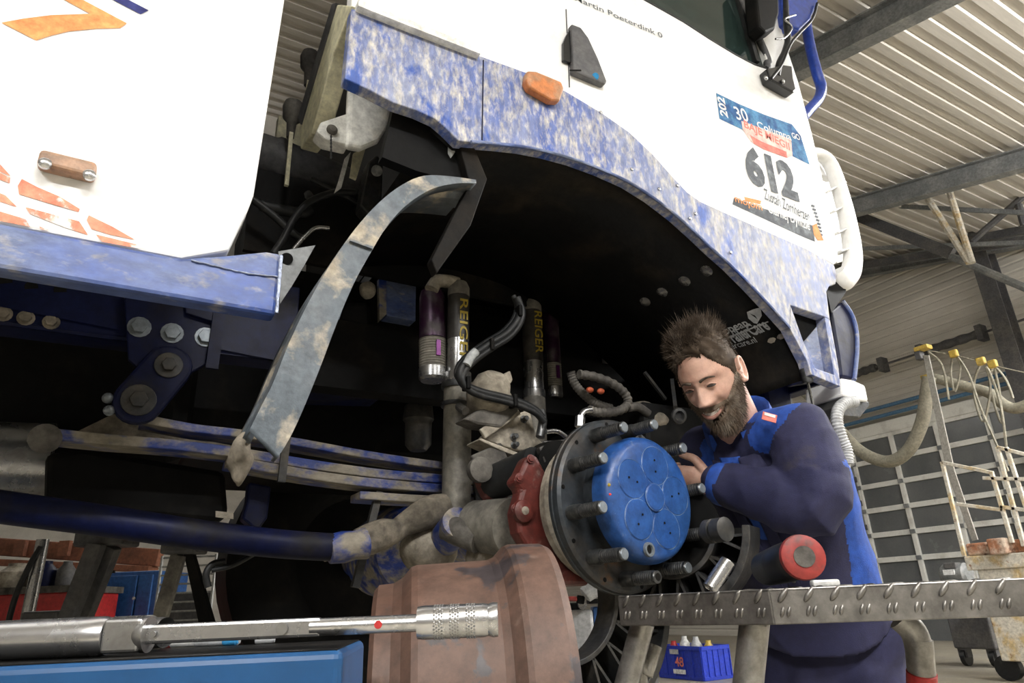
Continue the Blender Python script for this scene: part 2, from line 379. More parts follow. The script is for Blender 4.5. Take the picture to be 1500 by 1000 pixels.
# purlin-like long members and bracing near the far wall
def rod(p0, p1, r, m='steel_dark', name='truss_brace'): return MB().cyl(p0, p1, r, n=8).build(name, m, ceil, sm=40)
def barc(p0, p1, w, h, m='steel_dark', name='truss_brace'): return MB().bar(p0, p1, w, h).build(name, m, ceil)
XT = 10.6
barc(ox(1235, 298, XT-.6), ox(1510, 312, XT-.6), .06, .06, 'steel_beam')
barc(ox(1235, 365, XT), ox(1510, 355, XT), .06, .06, 'steel_beam')
barc(ox(1245, 312, 9.6), ox(1395, 372, 9.6), .10, .16, 'steel_dark')
rod(ox(1352, 280, 9.4), ox(1420, 385, 9.4), .045, 'scaffold'); rod(ox(1388, 272, 9.4), ox(1424, 385, 9.4), .045, 'scaffold')
barc(ox(1240, 392, 11.6), ox(1510, 350, 11.6), .08, .12, 'steel_dark')
barc(ox(1420, 352, 11.0), ox(1510, 335, 11.0), .08, .12, 'steel_dark')
rod(ox(1510, 278, 10.8), ox(1425, 352, 10.8), .05, 'steel_dark')
rod(ox(1380, 370, 9.6), ox(1510, 425, 9.6), .05, 'steel_beam')
rod(ox(1492, 300, 10.8), ox(1500, 330, 10.8), .05, 'steel_dark')
# wall column
b = MB(); p0 = ox(1436, 365, XW-.35); p1 = V(p0.x, p0.y, 0)
b.b2((p0.x-.14, p0.y-.012, 0), (p0.x+.14, p0.y+.012, 6.6)); b.b2((p0.x-.15, p0.y-.13, 0), (p0.x-.13, p0.y+.13, 6.6)); b.b2((p0.x+.13, p0.y-.13, 0), (p0.x+.15, p0.y+.13, 6.6))
struct(b.build('trim_1', 'steel_dark'))
# sectional door: white grid, dark panes
d1 = bpy.data.objects.new('door_1', None); COL.objects.link(d1); d1.location = (XW, 5, 0); d1['kind'] = 'structure'
YD1 = 8.0; YD0 = 2.2; DT = 3.52
cols = 7; rows = 7; cw = (YD1-YD0)/cols; RH = (DT-.45)/rows
for i in range(cols):
    for j in range(rows):
        y0 = YD1-(i+1)*cw; z0 = .45+j*RH
        MB().b2((XW+.02, y0+.03, z0+.03), (XW+.035, y0+cw-.03, z0+RH-.03)).build('pane', 'glass_door', d1)
MB().b2((XW+.01, YD0, 0), (XW+.05, YD1, .45)).build('bottom_panel', 'glass_door', d1)
for i in range(cols+1):
    y0 = YD1-i*cw; MB().b2((XW-.03, y0-.04, 0.40), (XW+.045, y0+.04, DT)).build('door_stile', 'door_white', d1, bevel=.006)
for j in range(rows+1):
    z0 = .45+j*RH; MB().b2((XW-.02, YD0, z0-.045), (XW+.05, YD1, z0+.045)).build('door_rail', 'door_white', d1, bevel=.006)
    if 0 < j < rows:
        for i in range(cols+1):
            y0 = YD1-i*cw; MB().b2((XW-.05, y0-.045, z0-.035), (XW-.03, y0+.045, z0+.035)).build('hinge', 'steel_beam', d1)
MB().b2((XW-.04, YD0-.1, DT+.02), (XW+.05, YD1+.1, DT+.24)).build('door_header', 'door_white', d1, bevel=.01)
MB().b2((XW-.06, YD1+.02, 0), (XW+.06, YD1+.14, DT+.2)).build('door_guide', 'steel_beam', d1)
for k in range(7): MB().b2((XW-.10, YD1-.02, .55+k*.44), (XW-.06, YD1+.10, .65+k*.44)).build('roller_bracket', 'steel_dark', d1)
# torsion shaft with springs above the door, service pipes
t = thing('torsion_spring_shaft', (XW-.15, 5, 4.5), 'black door spring shaft mounted on the wall above the gridded door', 'spring shaft')
za = ox(1260, 545, XW-.15).z; zb = za
MB().cyl((XW-.15, 9.2, za), (XW-.15, 1.5, za), .02, n=8).build('shaft', 'steel_dark', t)
for a, c in ((1240, 1285), (1355, 1440)):
    pa = ox(a, 545, XW-.15).y if a < 1300 else ox(1360, 510, XW-.15).y; pb = ox(c, 545, XW-.15).y if a < 1300 else ox(1443, 487, XW-.15).y
    MB().tube([V(XW-.15, pa+(pb-pa)*i/60, za) for i in range(61)], lambda q: .075+.008*math.sin(q*400), n=12, smooth=False).build('coil_spring', 'steel_dark', t, sm=60)
for q in (1290, 1352, 1448):
    p = ox(q, 520, XW-.15); MB().b2((XW-.25, p.y-.05, za-.13), (XW-.05, p.y+.05, za+.13)).build('bearing_plate', 'steel_dark', t)
for dz, m, nm in ((.34, 'pipe_blue', 'blue'), (.50, 'pipe_blue', 'blue')):
    o = MB().cyl((XW-.05, 11, DT+dz), (XW-.05, .5, DT+dz), .035, n=10).build('service_pipe', m, sm=40)
    tag(o, 'blue service pipe running along the wall, %s' % ('just above the gridded door' if dz < .4 else 'higher of the two above the door'), 'pipe')
# tube lamps
spots = {0: 'behind the truck box'}
for i, (x, y, z, wt) in enumerate(TUBES):
    t = thing('tube_lamp', (x, y, z+.1), 'long white ceiling tube lamp hanging from the corrugated roof', 'lamp', 'ceiling tube lamps')
    MB().b2((x-.8, y-.10, z-.02), (x+.8, y+.10, z+.06)).build('lamp_housing', 'white', t, bevel=.01)
    for s in (-.05, .05): MB().cyl((x-.75, y+s, z-.045), (x+.75, y+s, z-.045), .016, n=10).build('tube', 'tube', t, sm=40)
    for s in (-.6, .6): MB().cyl((x+s, y, z+.06), (x+s, y, roofz(y)+.02), .006, n=6).build('hanger', 'steel_dark', t)

# ================================================================ hall equipment at the right
XH = 8.2
def P9(px, py, x=XH): return ox(px, py, x)
# exhaust hose
h = thing('exhaust_hose', P9(1330, 670), 'thick grey exhaust extraction hose sagging in a loop beside the gridded door', 'hose')
pts = [P9(a, b) for a, b in ((1160, 560), (1200, 592), (1232, 632), (1262, 662), (1300, 676), (1330, 660), (1350, 620), (1357, 580), (1361, 552), (1366, 552))]
MB().tube(pts[:-1], .075, n=14).build('hose_run', 'hose_grey', h, sm=60)
pts = [P9(a, b, XH+.5) for a, b in ((1362, 552), (1385, 558), (1415, 566), (1448, 575), (1470, 592), (1488, 598), (1512, 590))]
MB().tube(pts, .062, n=14).build('hose_run', 'hose_grey', h, sm=60)
MB().box(P9(1357, 552), (.07, .10, .05)).build('hose_clip', 'yellow', h)
s = thing('lifting_strap', P9(1400, 700), 'flat grey strap hanging down past the gridded door to the scaffold', 'strap')
MB().prism([P9(a, b, XH-.25) for a, b in ((1352, 520), (1360, 520), (1398, 690), (1432, 790), (1424, 792), (1386, 690))], (.02, 0, 0)).build('webbing', 'strap', s)
MB().box(P9(1352, 510, XH-.25), (.12, .16, .05)).build('hook', 'yellow', s, bevel=.01)
MB().box(P9(1347, 520, XH-.25), (.09, .07, .12)).build('trolley', 'steel_dark', s, bevel=.01)
for i, (a, b) in enumerate(((1397, 518), (1437, 529), (1454, 533))):
    c = thing('cable_hanger', P9(a, b), ['yellow cable clip with a looped grey cable, between strap hook and twin clips', 'yellow cable clip carrying cable loops, first of the close pair', 'yellow cable clip carrying cable loops, beside the wall column'][i], 'cable hanger')
    MB().box(P9(a, b), (.06, .09, .09)).build('clip', 'yellow', c, bevel=.015)
    loops = [((a-2, b+4), (a-4, b+30), (a+2, b+55), (a+10, b+20), (a+4, b+3), (a+22, b+30), (a+40, b+80), (a+66, b+140), (a+80, b+172)),
             ((a-1, b+4), (a-10, b+30), (a-8, b+60), (a+4, b+88), (a+14, b+40), (a+8, b+8), (a+18, b+30), (a+30, b+70), (a+38, b+135)),
             ((a, b+4), (a-4, b+30), (a+6, b+70), (a+14, b+85), (a+10, b+40), (a+4, b+6), (a+20, b+24), (a+30, b+50))][i]
    MB().tube([P9(*q, XH+.06+.07*i) for q in loops], .013, n=6).build('cable', 'hose_grey', c, sm=60)
c = thing('overhead_cable', P9(1400, 530), 'thin grey cable strung between the yellow clips above the door', 'cable')
MB().tube([P9(*q) for q in ((1352, 512), (1397, 520), (1437, 530), (1454, 535), (1512, 548))], .008, n=6).build('wire', 'hose_grey', c)
MB().tube([P9(*q, XH-.06) for q in ((1360, 515), (1380, 535), (1390, 585))], .012, n=6).build('wire_drop', 'hose_grey', c)
# work platform on the right, white frame with rust
XP = 7.4
def P7(px, py): return ox(px, py, XP)
g = V(P7(1450, 800).x, P7(1450, 800).y, 0)
sc = thing('work_platform', g, 'tall white and rusty steel work platform with guard rails near the gridded door', 'platform')
def rail_px(a, b, w=.035, nm='rail'): 
    return MB().bar(P7(*a), P7(*b), w, w, (1, 0, 0)).build(nm, 'scaffold', sc, bevel=.005)
for a, b, nm in (((1380, 676), (1413, 815), 'post'), ((1380, 677), (1452, 692), 'top_rail'), ((1402, 738), (1470, 747), 'mid_rail'), ((1452, 690), (1483, 795), 'post'), ((1461, 655), (1500, 800), 'post'), ((1474, 655), (1512, 770), 'post'), ((1461, 655), (1512, 668), 'top_rail'), ((1440, 700), (1512, 702), 'cross_rail'), ((1465, 742), (1512, 748), 'mid_rail')): rail_px(a, b, nm=nm)
pa = P7(1412, 812); pb = P7(1520, 800)
yb = pb.y
MB().b2((XP-.02, yb-.6, pa.z-.15), (XP+.9, pa.y, pa.z-.02)).build('deck_beam', 'scaffold', sc, bevel=.01)
MB().b2((XP+.02, yb-.6, pa.z-.02), (XP+.88, pa.y-.02, pa.z+.10)).build('deck', 'rust', sc, bevel=.02)
q = P7(1466, 800); MB().box(q+V(-.03, 0, 0), (.1, .16, .14)).rough(.01, 4, 30).build('rusty_bracket', 'rust', sc, bevel=.015)
for a in (1450, 1478):
    p = P7(a, 850); MB().b2((XP, p.y-.09, .18), (XP+.25, p.y+.09, pa.z-.15)).build('support_leg', 'scaffold', sc, bevel=.01)
MB().b2((XP+.1, yb-.6, .32), (XP+.6, P7(1452, 880).y, .46)).build('chassis_beam', 'scaffold', sc, bevel=.02)
for a in (1452, 1500):
    p = oz(a, 945, .1); p = V(XP+.15, P7(a, 930).y, .11)
    MB().cyl(p+V(-.03, 0, 0), p+V(.05, 0, 0), .11, n=20).build('castor_wheel', 'rubber', sc, sm=40)
# dark wheeled bin with a motor on it
p = oz(1415, 948, 0); xb = 8.6
pb0 = ox(1385, 900, xb); pb1 = ox(1445, 900, xb)
zt = ox(1415, 862, xb).z
bn = thing('wheeled_bin', V(xb+.2, (pb0.y+pb1.y)/2, 0), 'dark grey bin on castors standing in front of the gridded door', 'bin')
MB().b2((xb, pb1.y, .18), (xb+.45, pb0.y, zt)).build('body', 'steel_dark', bn, bevel=.02)
for yy in (pb0.y-.07, pb1.y+.07):
    MB().cyl((xb+.08, yy-.025, .09), (xb+.08, yy+.025, .09), .09, n=18).build('castor_wheel', 'rubber', bn, sm=40)
    MB().b2((xb+.03, yy-.05, .09), (xb+.13, yy+.05, .19)).build('fork', 'steel_dark', bn)
mo = thing('electric_motor', V(xb+.2, ox(1388, 840, xb).y, zt), 'rounded grey blue electric motor with a pale nameplate on the wheeled bin', 'motor')
c0 = ox(1386, 842, xb)
c0 = V(xb+.2, c0.y, c0.z)
MB().lathe([(-.17, .04), (-.165, .10), (-.13, .13), (.10, .13), (.14, .10), (.16, .05)], c0, (0, 1, 0), 24).build('housing', 'steel_beam', mo, sm=40)
MB().box(c0+V(-.06, -.02, .10), (.12, .14, .07), None).build('terminal_box', 'steel_dark', mo, bevel=.01)
MB().box(c0+V(-.128, .0, .03), (.01, .13, .06)).build('nameplate', 'decal_white', mo)
MB().b2((c0.x-.12, c0.y-.14, zt), (c0.x+.12, c0.y+.14, c0.z-.08)).build('foot', 'steel_dark', mo)
# ---- things on the floor seen under the truck front
cr = thing('storage_crate', oz(1010, 993, 0), 'open blue plastic crate marked 48 filled with odds and ends', 'crate')
ca = oz(968, 992, 0); cb = oz(1032, 998, 0); ex = (cb-ca); ex.z = 0; Lx = ex.length; ex.normalize(); ey = V(-ex.y, ex.x, 0); Hc = .34
def crate_wall(o, d, L, nm): 
    b = MB(); n = d.cross(ZZ)
    b.bar(o+ZZ*Hc/2, o+d*L+ZZ*Hc/2, .012, Hc)
    b.bar(o+ZZ*(Hc-.02)-n*0, o+d*L+ZZ*(Hc-.02), .035, .04); b.bar(o+ZZ*.02, o+d*L+ZZ*.02, .03, .03)
    for i in range(6): b.bar(o+d*(L*i/5)+ZZ*.01, o+d*(L*i/5)+ZZ*Hc, .03, .012, d)
    return b.build(nm, 'crate_blue', cr)
Ly = .42
crate_wall(ca, ex, Lx, 'crate_wall'); crate_wall(ca+ey*Ly, ex, Lx, 'crate_wall'); crate_wall(ca, ey, Ly, 'crate_wall'); crate_wall(ca+ex*Lx, ey, Ly, 'crate_wall')
MB().box(ca+ex*Lx/2+ey*Ly/2+ZZ*.015, (Lx, Ly, .02), (ex, ey, ZZ)).build('crate_floor', 'crate_blue', cr)
nrm = -ey
txt('48', ca+ex*(Lx*.42)+nrm*.022+ZZ*.13, ex, ZZ, .10, 'decal_red', cr, bold=.02)
MB().box(ca+ex*(Lx*.5)+nrm*.021+ZZ*.08, (.19, .004, .045), (ex, ey, ZZ)).build('card', 'decal_white', cr)
MB().box(ca+ex*(Lx*.42)+nrm*.021+ZZ*.28, (.14, .004, .05), (ex, ey, ZZ)).build('handle_slot', 'jerry', cr, bevel=.002)
for i, (fx, m, hh, lab) in enumerate(((.15, 'red', .12, 'red plastic bag'), (.34, 'clear', .20, 'clear plastic bottle'), (.55, 'cast', .16, 'beige canister'), (.68, 'jerry', .20, 'grey spray can'), (.88, 'yellow', .14, 'yellow tin'))):
    p = ca+ex*(Lx*fx)+ey*(.16+.05*(i % 3))+ZZ*.03
    o = MB().lathe([(0, .055), (.01, .06), (.22+hh*.5, .06), (.25+hh*.6, .03), (.27+hh*.65, .03)], p, ZZ, 14).build('container', m, sm=40)
    tag(o, lab+' poking out of the blue crate', 'container')
# parts trolley with a jerrycan, seen between drum and brake ring
tx = oz(850, 985, 0.0)
d_ = 4.4
tr = thing('parts_table', V(*(W(850, 985, d_).xy), 0), 'low grey table carrying the white jerrycan behind the hub', 'table')
ez = W(830, 966, d_); zt = ez.z
cx = W(850, 966, d_); 
MB().box(V(cx.x, cx.y, zt-.02)+U2*.2, (1.0, .6, .04), (R2, U2, ZZ)).build('table_top', 'steel_beam', tr, bevel=.005)
for a in (-.45, .45):
    for b_ in (-.05, .45): MB().b2((cx+R2*a+U2*b_+V(-.02, -.02, -zt)).to_tuple() if False else tuple(V(cx.x, cx.y, 0)+R2*a+U2*b_-V(.02, .02, 0)), tuple(V(cx.x, cx.y, zt-.03)+R2*a+U2*b_+V(.02, .02, 0))).build('leg', 'steel_dark', tr)
j0 = W(812, 966, d_); j1 = W(868, 966, d_); hz = W(850, 893, d_).z
jc = thing('jerrycan', V(cx.x, cx.y, zt), 'square white plastic jerrycan with a black band and pouring tap', 'jerrycan')
MB().box(V((j0.x+j1.x)/2, (j0.y+j1.y)/2, (zt+hz)/2)+U2*.1, ((j1-j0).length+.05, .2, hz-zt), (R2, U2, ZZ)).build('body', 'jerry', jc, bevel=.02)
jm = V((j0.x+j1.x)/2, (j0.y+j1.y)/2, 0)
MB().box(jm+ZZ*((zt+hz)/2)-R2*.01, (.03, .21, hz-zt-.01), (R2, U2, ZZ)).build('band', 'black', jc)
MB().box(jm+ZZ*(hz+.02)+U2*.08, ((j1-j0).length-.04, .1, .05), (R2, U2, ZZ)).build('collar', 'black', jc, bevel=.01)
MB().cyl(jm+ZZ*(hz+.03)+R2*.08, jm+ZZ*(hz+.03)+R2*.08-U2*.06, .03, n=14).build('tap', 'steel', jc, sm=40)
rp = thing('red_gun', W(830, 875, d_), 'red handled filler gun lying across the top of the white jerrycan', 'tool')
MB().bar(W(800, 876, d_), W(845, 877, d_), .04, .03).build('handle', 'red_bright', rp, bevel=.006)
MB().bar(W(845, 877, d_), W(856, 879, d_), .03, .05).build('nozzle', 'black', rp, bevel=.005)
bb = thing('small_parts_bin', W(878, 900, d_), 'small blue parts bin standing beside the white jerrycan', 'bin')
MB().box(V(*W(884, 905, d_).xy, zt+.16)+U2*.22, (.10, .18, .30), (R2, U2, ZZ)).build('body', 'blue_cab', bb, bevel=.008)
MB().box(V(*W(879, 885, d_).xy, W(879, 880, d_).z)+U2*.2, (.12, .2, .03), (R2, U2, ZZ)).build('rim', 'black', bb)
rb = MB().box(V(*W(880, 925, d_).xy, zt+.052)+U2*.02, (.07, .08, .10), (R2, U2, ZZ)).build('small_box', 'red_bright', bevel=.008)
tag(rb, 'small red box in front of the blue parts bin', 'box')
gp = MB().lathe([(0, .03), (.01, .05), (.12, .07), (.15, .07)], W(855, 868, d_)-ZZ*.02, (.6, -.3, .5), 16).build('funnel', 'jerry', sm=40)
tag(gp, 'grey funnel lying above the jerrycan next to the blue bin', 'funnel')
# ---- things under the truck rear, left
d2 = 3.4
def G(px, py, d=3.4): return W(px, py, d)
def floorat(p): return V(p.x, p.y, 0)
cabp0 = W(118, 900, 5.2); cabp1 = W(216, 900, 5.2); z1_ = W(250, 832, 5.2).z
cbn = thing('blue_cabinet', floorat(cabp0), 'blue two door steel cabinet standing behind the truck axle stands', 'cabinet')
MB().box(V((cabp0.x+cabp1.x)/2, (cabp0.y+cabp1.y)/2, z1_/2)+U2*.3, ((cabp1-cabp0).length+.05, .5, z1_), (R2, U2, ZZ)).build('body', 'blue_cab', cbn, bevel=.01)
for a, b_ in ((121, 190), (192, 213)):
    pa = W(a, 900, 5.2); pb = W(b_, 900, 5.2)
    MB().box(V((pa.x+pb.x)/2, (pa.y+pb.y)/2, z1_/2)+U2*.04, ((pb-pa).length, .02, z1_-.06), (R2, U2, ZZ)).build('door', 'blue_cab', cbn, bevel=.006)
MB().cyl(W(196, 876, 5.2), W(196, 876, 5.1), .012, n=10).build('lock', 'steel', cbn)
MB().bar(W(150, 837, 5.1), W(168, 837, 5.1), .02, .02).build('grip', 'black', cbn)
rbx = thing('red_tool_bin', floorat(W(60, 900, 4.6)), 'wide red steel tool bin with a grey lid edge under the truck', 'bin')
pa = W(-60, 900, 4.6); pb = W(98, 900, 4.6); zr = W(50, 868, 4.6).z
MB().box(V((pa.x+pb.x)/2, (pa.y+pb.y)/2, zr/2)+U2*.3, ((pb-pa).length, .6, zr), (R2, U2, ZZ)).build('body', 'red', rbx, bevel=.01)
MB().box(V((pa.x+pb.x)/2, (pa.y+pb.y)/2, zr+.02)+U2*.3, ((pb-pa).length+.04, .64, .045), (R2, U2, ZZ)).build('lid_edge', 'cast_dark', rbx)
for i, (a, b_, m, r_, lab) in enumerate(((22, 845, 'cast', .11, 'beige plastic canister on the red tool bin'), (64, 842, 'blue_dark', .085, 'dark blue jug on the red tool bin beside the canister'), (96, 845, 'steel_dark', .06, 'dark grey jug at the end of the red tool bin'))):
    c = W(a, b_, 4.85); hh = max(.12, c.z-zr)
    o = MB().lathe([(0, r_*.9), (.02, r_), (hh*.9, r_), (hh*1.25, r_*.5), (hh*1.4, r_*.5)], V(c.x, c.y, zr+.044), ZZ, 18).build('canister', m, sm=40); tag(o, lab, 'canister')
bm_ = MB().bar(W(-80, 795, 6.6), W(235, 817, 6.6), .12, .16).bar(W(-80, 820, 6.55), W(225, 834, 6.55), .2, .06)
bmo = thing('rack_beam', W(80, 805, 6.6), 'reddish brown steel rack beam on posts behind the truck', 'rack')
bm_.build('beam', 'brown_beam', bmo, bevel=.008)
for a in (-70, 212): 
    p = W(a, 830, 6.65); MB().b2((p.x-.05, p.y-.05, 0), (p.x+.05, p.y+.05, p.z)).build('post', 'brown_beam', bmo)
for a in (30, 95): MB().box(W(a, 803, 6.5), (.10, .05, .14), (R2, U2, ZZ)).build('bracket', 'brown_beam', bmo)
# axle stands: splayed dark legs
def stand(tops, label):
    p = tops[0][0]; t_ = thing('axle_stand', floorat(p), label, 'axle stand')
    for a, b_ in tops: 
        MB().bar(a, V(b_.x, b_.y, b_.z), .06, .045, U2).build('leg', 'steel_dark', t_, bevel=.004)
    return t_
def down(p, q):           # extend the leg from p through q to the floor
    k = p.z/(p.z-q.z); return p+(q-p)*k
a1, b1 = W(142, 796, 2.7), W(100, 905, 2.6); a2, b2 = W(165, 800, 2.75), W(122, 905, 2.72)
a3 = W(158, 790, 2.8)
s1 = stand([(a1, down(a1, b1)), (a2, down(a2, b2))], 'black splayed steel axle stand under the rear of the truck')
MB().box(a3+ZZ*.02, (.2, .14, .10), (R2, U2, ZZ)).build('head', 'steel_dark', s1, bevel=.01)
a1, b1 = W(262, 812, 2.7), W(235, 905, 2.65); a2, b2 = W(275, 812, 2.7), W(300, 905, 2.75)
s2 = thing('axle_stand', floorat(a1), 'axle stand with one bare metal leg under the leaf spring', 'axle stand')
MB().bar(a1, down(a1, b1), .055, .03, U2).build('leg', 'shock_tube', s2, bevel=.004)
MB().prism([a1+R2*.02, a2+R2*.02, down(a2, b2)+R2*.05, down(a2, b2)-R2*.08], U2*.03).build('leg', 'black', s2)
MB().box(a1+R2*.02+ZZ*.06, (.14, .12, .12), (R2, U2, ZZ)).build('head', 'steel_dark', s2, bevel=.01)
ws = thing('wire_cage', floorat(W(255, 900, 4.4)), 'grey wire mesh cage standing behind the axle stands', 'cage')
for i in range(9):
    z = W(255, 815, 4.4).z-i*.055
    MB().cyl(V(*W(232, 860, 4.4).xy, z), V(*W(312, 860, 4.4).xy, z), .007, n=6).build('wire', 'wire', ws)
for a in (232, 312): 
    p = W(a, 860, 4.4); MB().cyl(V(p.x, p.y, 0), V(p.x, p.y, W(255, 812, 4.4).z), .01, n=6).build('upright', 'wire', ws)
MB().box(floorat(W(272, 860, 4.5))+ZZ*.5, (.36, .02, 1.0), (R2, U2, ZZ)).build('back_sheet', 'steel_dark', ws)
bk = thing('black_bin', floorat(W(60, 900, 3.0)), 'small dark tray standing before the red tool bin', 'tray')
MB().box(V(*W(72, 905, 3.0).xy, W(72, 905, 3.0).z), (.16, .14, .06), (R2, U2, ZZ)).build('tray', 'steel_dark', bk, bevel=.01)
q = V(*W(72, 905, 3.0).xy, 0); MB().b2((q.x-.03, q.y-.03, 0), (q.x+.03, q.y+.03, W(72, 905, 3.0).z)).build('post', 'steel_dark', bk)
jk = thing('bottle_jack_post', floorat(W(62, 850, 3.5)), 'pale steel jack post standing under the rear chassis', 'jack')
p = W(63, 790, 3.5); MB().cyl(V(p.x, p.y, .3), p, .03, n=14).build('ram', 'steel', jk, sm=40)
MB().cyl(V(p.x, p.y, 0), V(p.x, p.y, .5), .06, n=18).build('cylinder', 'steel_dark', jk, sm=40)
MB().tube([W(60, 800, 3.45), W(40, 835, 3.4), W(15, 900, 3.35), V(*W(15, 900, 3.35).xy, .3)], .014, n=8).build('hose', 'rubber', jk, sm=60)
# ================================================================ the truck
YF = 1.25
T = thing('rally_truck', (1.0, 2.4, 0), 'white and blue rally truck number 612 with its front wheel and brake drum off', 'truck')
ND = V(0, -1, 0); XD = V(1, 0, 0)
def bolts(pxs, y, r, m, name, parent, h=.014):
    for a, b in pxs:
        k = MB(); p = oy(a, b, y); bolt(k, p, ND, r, h); k.cyl(p+V(0, -.0005, 0), p+V(0, -.003, 0), r*1.45, n=14); k.build(name, m, parent, bevel=.001)
# ---- box body
pb = [oy(a, b, YF) for a, b in ((265, 378), (335, 366), (352, 330), (364, 306), (372, 285), (417, 0))]
z0 = oy(0, 327, YF)
out = [V(-2.6, YF, z0.z+.02), V(z0.x, YF, z0.z)]+pb+[V(pb[-1].x+.02, YF, 3.3), V(-2.6, YF, 3.3)]
BOX = MB().prism(out, (0, .05, 0)).b2((-2.6, YF+.05, 1.95), (pb[-1].x-.02, YF+2.4, 3.3)).build('box_body', 'white', T, bevel=.006)
def decal(px, m, y=YF-.0015, parent=BOX, nm='decal'): return quad2d(nm, [oy(a, b, y) for a, b in px], m, parent)
decal([(2, 33), (35, 27), (75, 22), (105, 21), (132, 20), (95, 0), (60, -18), (80, -26), (122, 0), (186, 34), (176, 41), (140, 42), (100, 46), (75, 52), (53, 59)], 'decal_orange')
decal([(166, 0), (130, -18), (150, -18), (189, 0), (218, 15), (206, 21)], 'decal_navy')
for q in ([(-2, 238), (16, 258), (-2, 250)], [(-2, 252), (15, 260), (14, 268), (-2, 262)], [(32, 262), (55, 274), (88, 288), (117, 306), (115, 310), (80, 300), (28, 284), (26, 272)], [(-2, 282), (8, 286), (25, 303), (-2, 294)],
          [(37, 303), (85, 316), (116, 324), (129, 344), (95, 333), (44, 313)], [(-2, 309), (38, 321), (44, 332), (-2, 323)], [(130, 315), (165, 332), (198, 351), (160, 343), (134, 335), (127, 322)], [(140, 343), (201, 358), (205, 364), (150, 354)], [(57, 331), (72, 337), (60, 336)]): decal(q, 'decal_salmon')
def marker(name, px, y, r, m, parent, scr):
    P = [oy(a, b, y) for a, b in px]; b = MB(); b.prism(P, (0, -.028, 0)); o = b.build(name, m, parent, bevel=.008, seg=3)
    for a, c in scr:
        p = oy(a, c, y-.028); MB().lathe([(0, .010), (.006, .010), (.009, .006), (.010, 0.001)], p+V(0, .002, 0), ND, 16).build('screw', 'chrome', o, sm=50)
    return o
marker('marker_lamp', ((60, 229), (143, 249), (138, 272), (54, 252)), YF, .01, 'amber_dirty', T, ((66, 240), (131, 257)))
# ---- blue side rail under the box
rp_ = [(-700, 205), (0, 326), (265, 377), (330, 373), (390, 367), (413, 371), (405, 461), (0, 393), (-700, 280)]
RAIL = poly('side_rail', rp_, YF-.008, .045, 'blue_rail', T, bevel=.008)
MB().tube([oy(412, 374, YF-.012), oy(409, 410, YF-.012), oy(405, 458, YF-.012)], .0035, n=8).rough(.0012, 3, 300).build('weld_seam', 'weld', RAIL, sm=60)
MB().tube([oy(a, b, YF-.010) for a, b in ((280, 381), (310, 388), (345, 397), (375, 402), (408, 405))], .002, n=8).rough(.0015, 9, 260).build('weld_seam', 'weld', RAIL, sm=60)
kb = MB(); kb.prism([oy(a, b, YF+.10) for a, b in ((408, 368), (462, 359), (446, 388), (428, 418), (410, 445))], (0, .008, 0)); BR = kb.build('corner_plate', 'steel_beam', T)
MB().cyl(oy(420, 379, YF+.099), oy(420, 379, YF+.094), .013, n=18).build('bolt_hole', 'black', BR)
# ---- chassis frame
FY = 1.86
za, zb = oy(100, 425, FY).z, oy(100, 488, FY).z
fr = MB(); fr.b2((.42, FY+.18, zb), (2.0, FY+.26, za+.12)); fr.build('rail_in_shade', 'black', T)  # chassis rail carried on in black, the wheel well's shade put into its colour
fr = MB(); fr.b2((-3, FY, zb), (.40, FY+.012, za+.12)); fr.b2((-3, FY, zb), (.40, FY+.09, zb+.012)); fr.b2((-3, FY, za+.11), (.40, FY+.09, za+.122))
FRAME = fr.build('chassis_rail', 'blue_dark', T, bevel=.004)
fr = MB(); fr.b2((-3, FY+.86, zb), (2.2, FY+.95, za+.12)); fr.build('chassis_rail', 'blue_dark', T)
bolts(((5, 460), (38, 466), (75, 472)), FY, .013, 'mud', 'frame_bolt', FRAME)
for a, b in ((8, 412), (46, 420), (88, 425)): MB().cyl(oy(a, b, FY-.0005), oy(a, b, FY-.004), .014, n=14).build('frame_hole', 'black', FRAME)
HG = poly('spring_hanger', ((182, 430), (250, 425), (312, 452), (316, 500), (308, 530), (275, 548), (258, 525), (205, 540), (188, 525)), FY-.03, .02, 'blue_dark', T, bevel=.003)
bolts(((204, 479), (252, 488), (301, 494)), FY-.03, .019, 'stud_end', 'hanger_bolt', HG)
MB().bar(oy(322, 455, FY-.05), oy(310, 540, FY-.05), .03, .012, (0, 1, 0)).build('gusset', 'blue_dark', HG)
MB().prism([oy(a, b, FY-.045) for a, b in ((270, 432), (320, 450), (316, 472), (272, 458))], (0, .015, 0)).build('wear_plate', 'blue_dark', HG, bevel=.002)
# shackle link
c1 = oy(247, 535, FY-.06); c2 = oy(203, 586, FY-.06); d = (c2-c1).normalized(); s_ = d.cross(V(0, 1, 0)).normalized()
def capsule(c1, c2, r, n=10):
    d = (c2-c1).normalized(); s = d.cross(V(0, 1, 0)).normalized(); P = []
    for i in range(n+1):
        t = math.pi*i/n-math.pi/2; P.append(c2+d*(r*math.cos(t))+s*(r*math.sin(t)))
    for i in range(n+1):
        t = math.pi*i/n-math.pi/2; P.append(c1-d*(r*math.cos(t))-s*(r*math.sin(t)))
    return P
SK = MB().prism(capsule(c1, c2, .055), (0, .035, 0)).build('spring_shackle', 'blue_dark', T, bevel=.008)
for c, r in ((c1, .022), (c2, .026)):
    k = MB(); bolt(k, c, ND, r*.8, .016); k.cyl(c, c+ND*.005, r*1.5, n=20); k.build('shackle_bolt', 'dark_metal', SK, bevel=.002)
for a, b in ((158, 583), (160, 601)):
    MB().ell(oy(a, b, FY-.05), (.013, .013, .013), nu=10, nv=8).build('grease_nipple', 'stud_end', SK, sm=60)
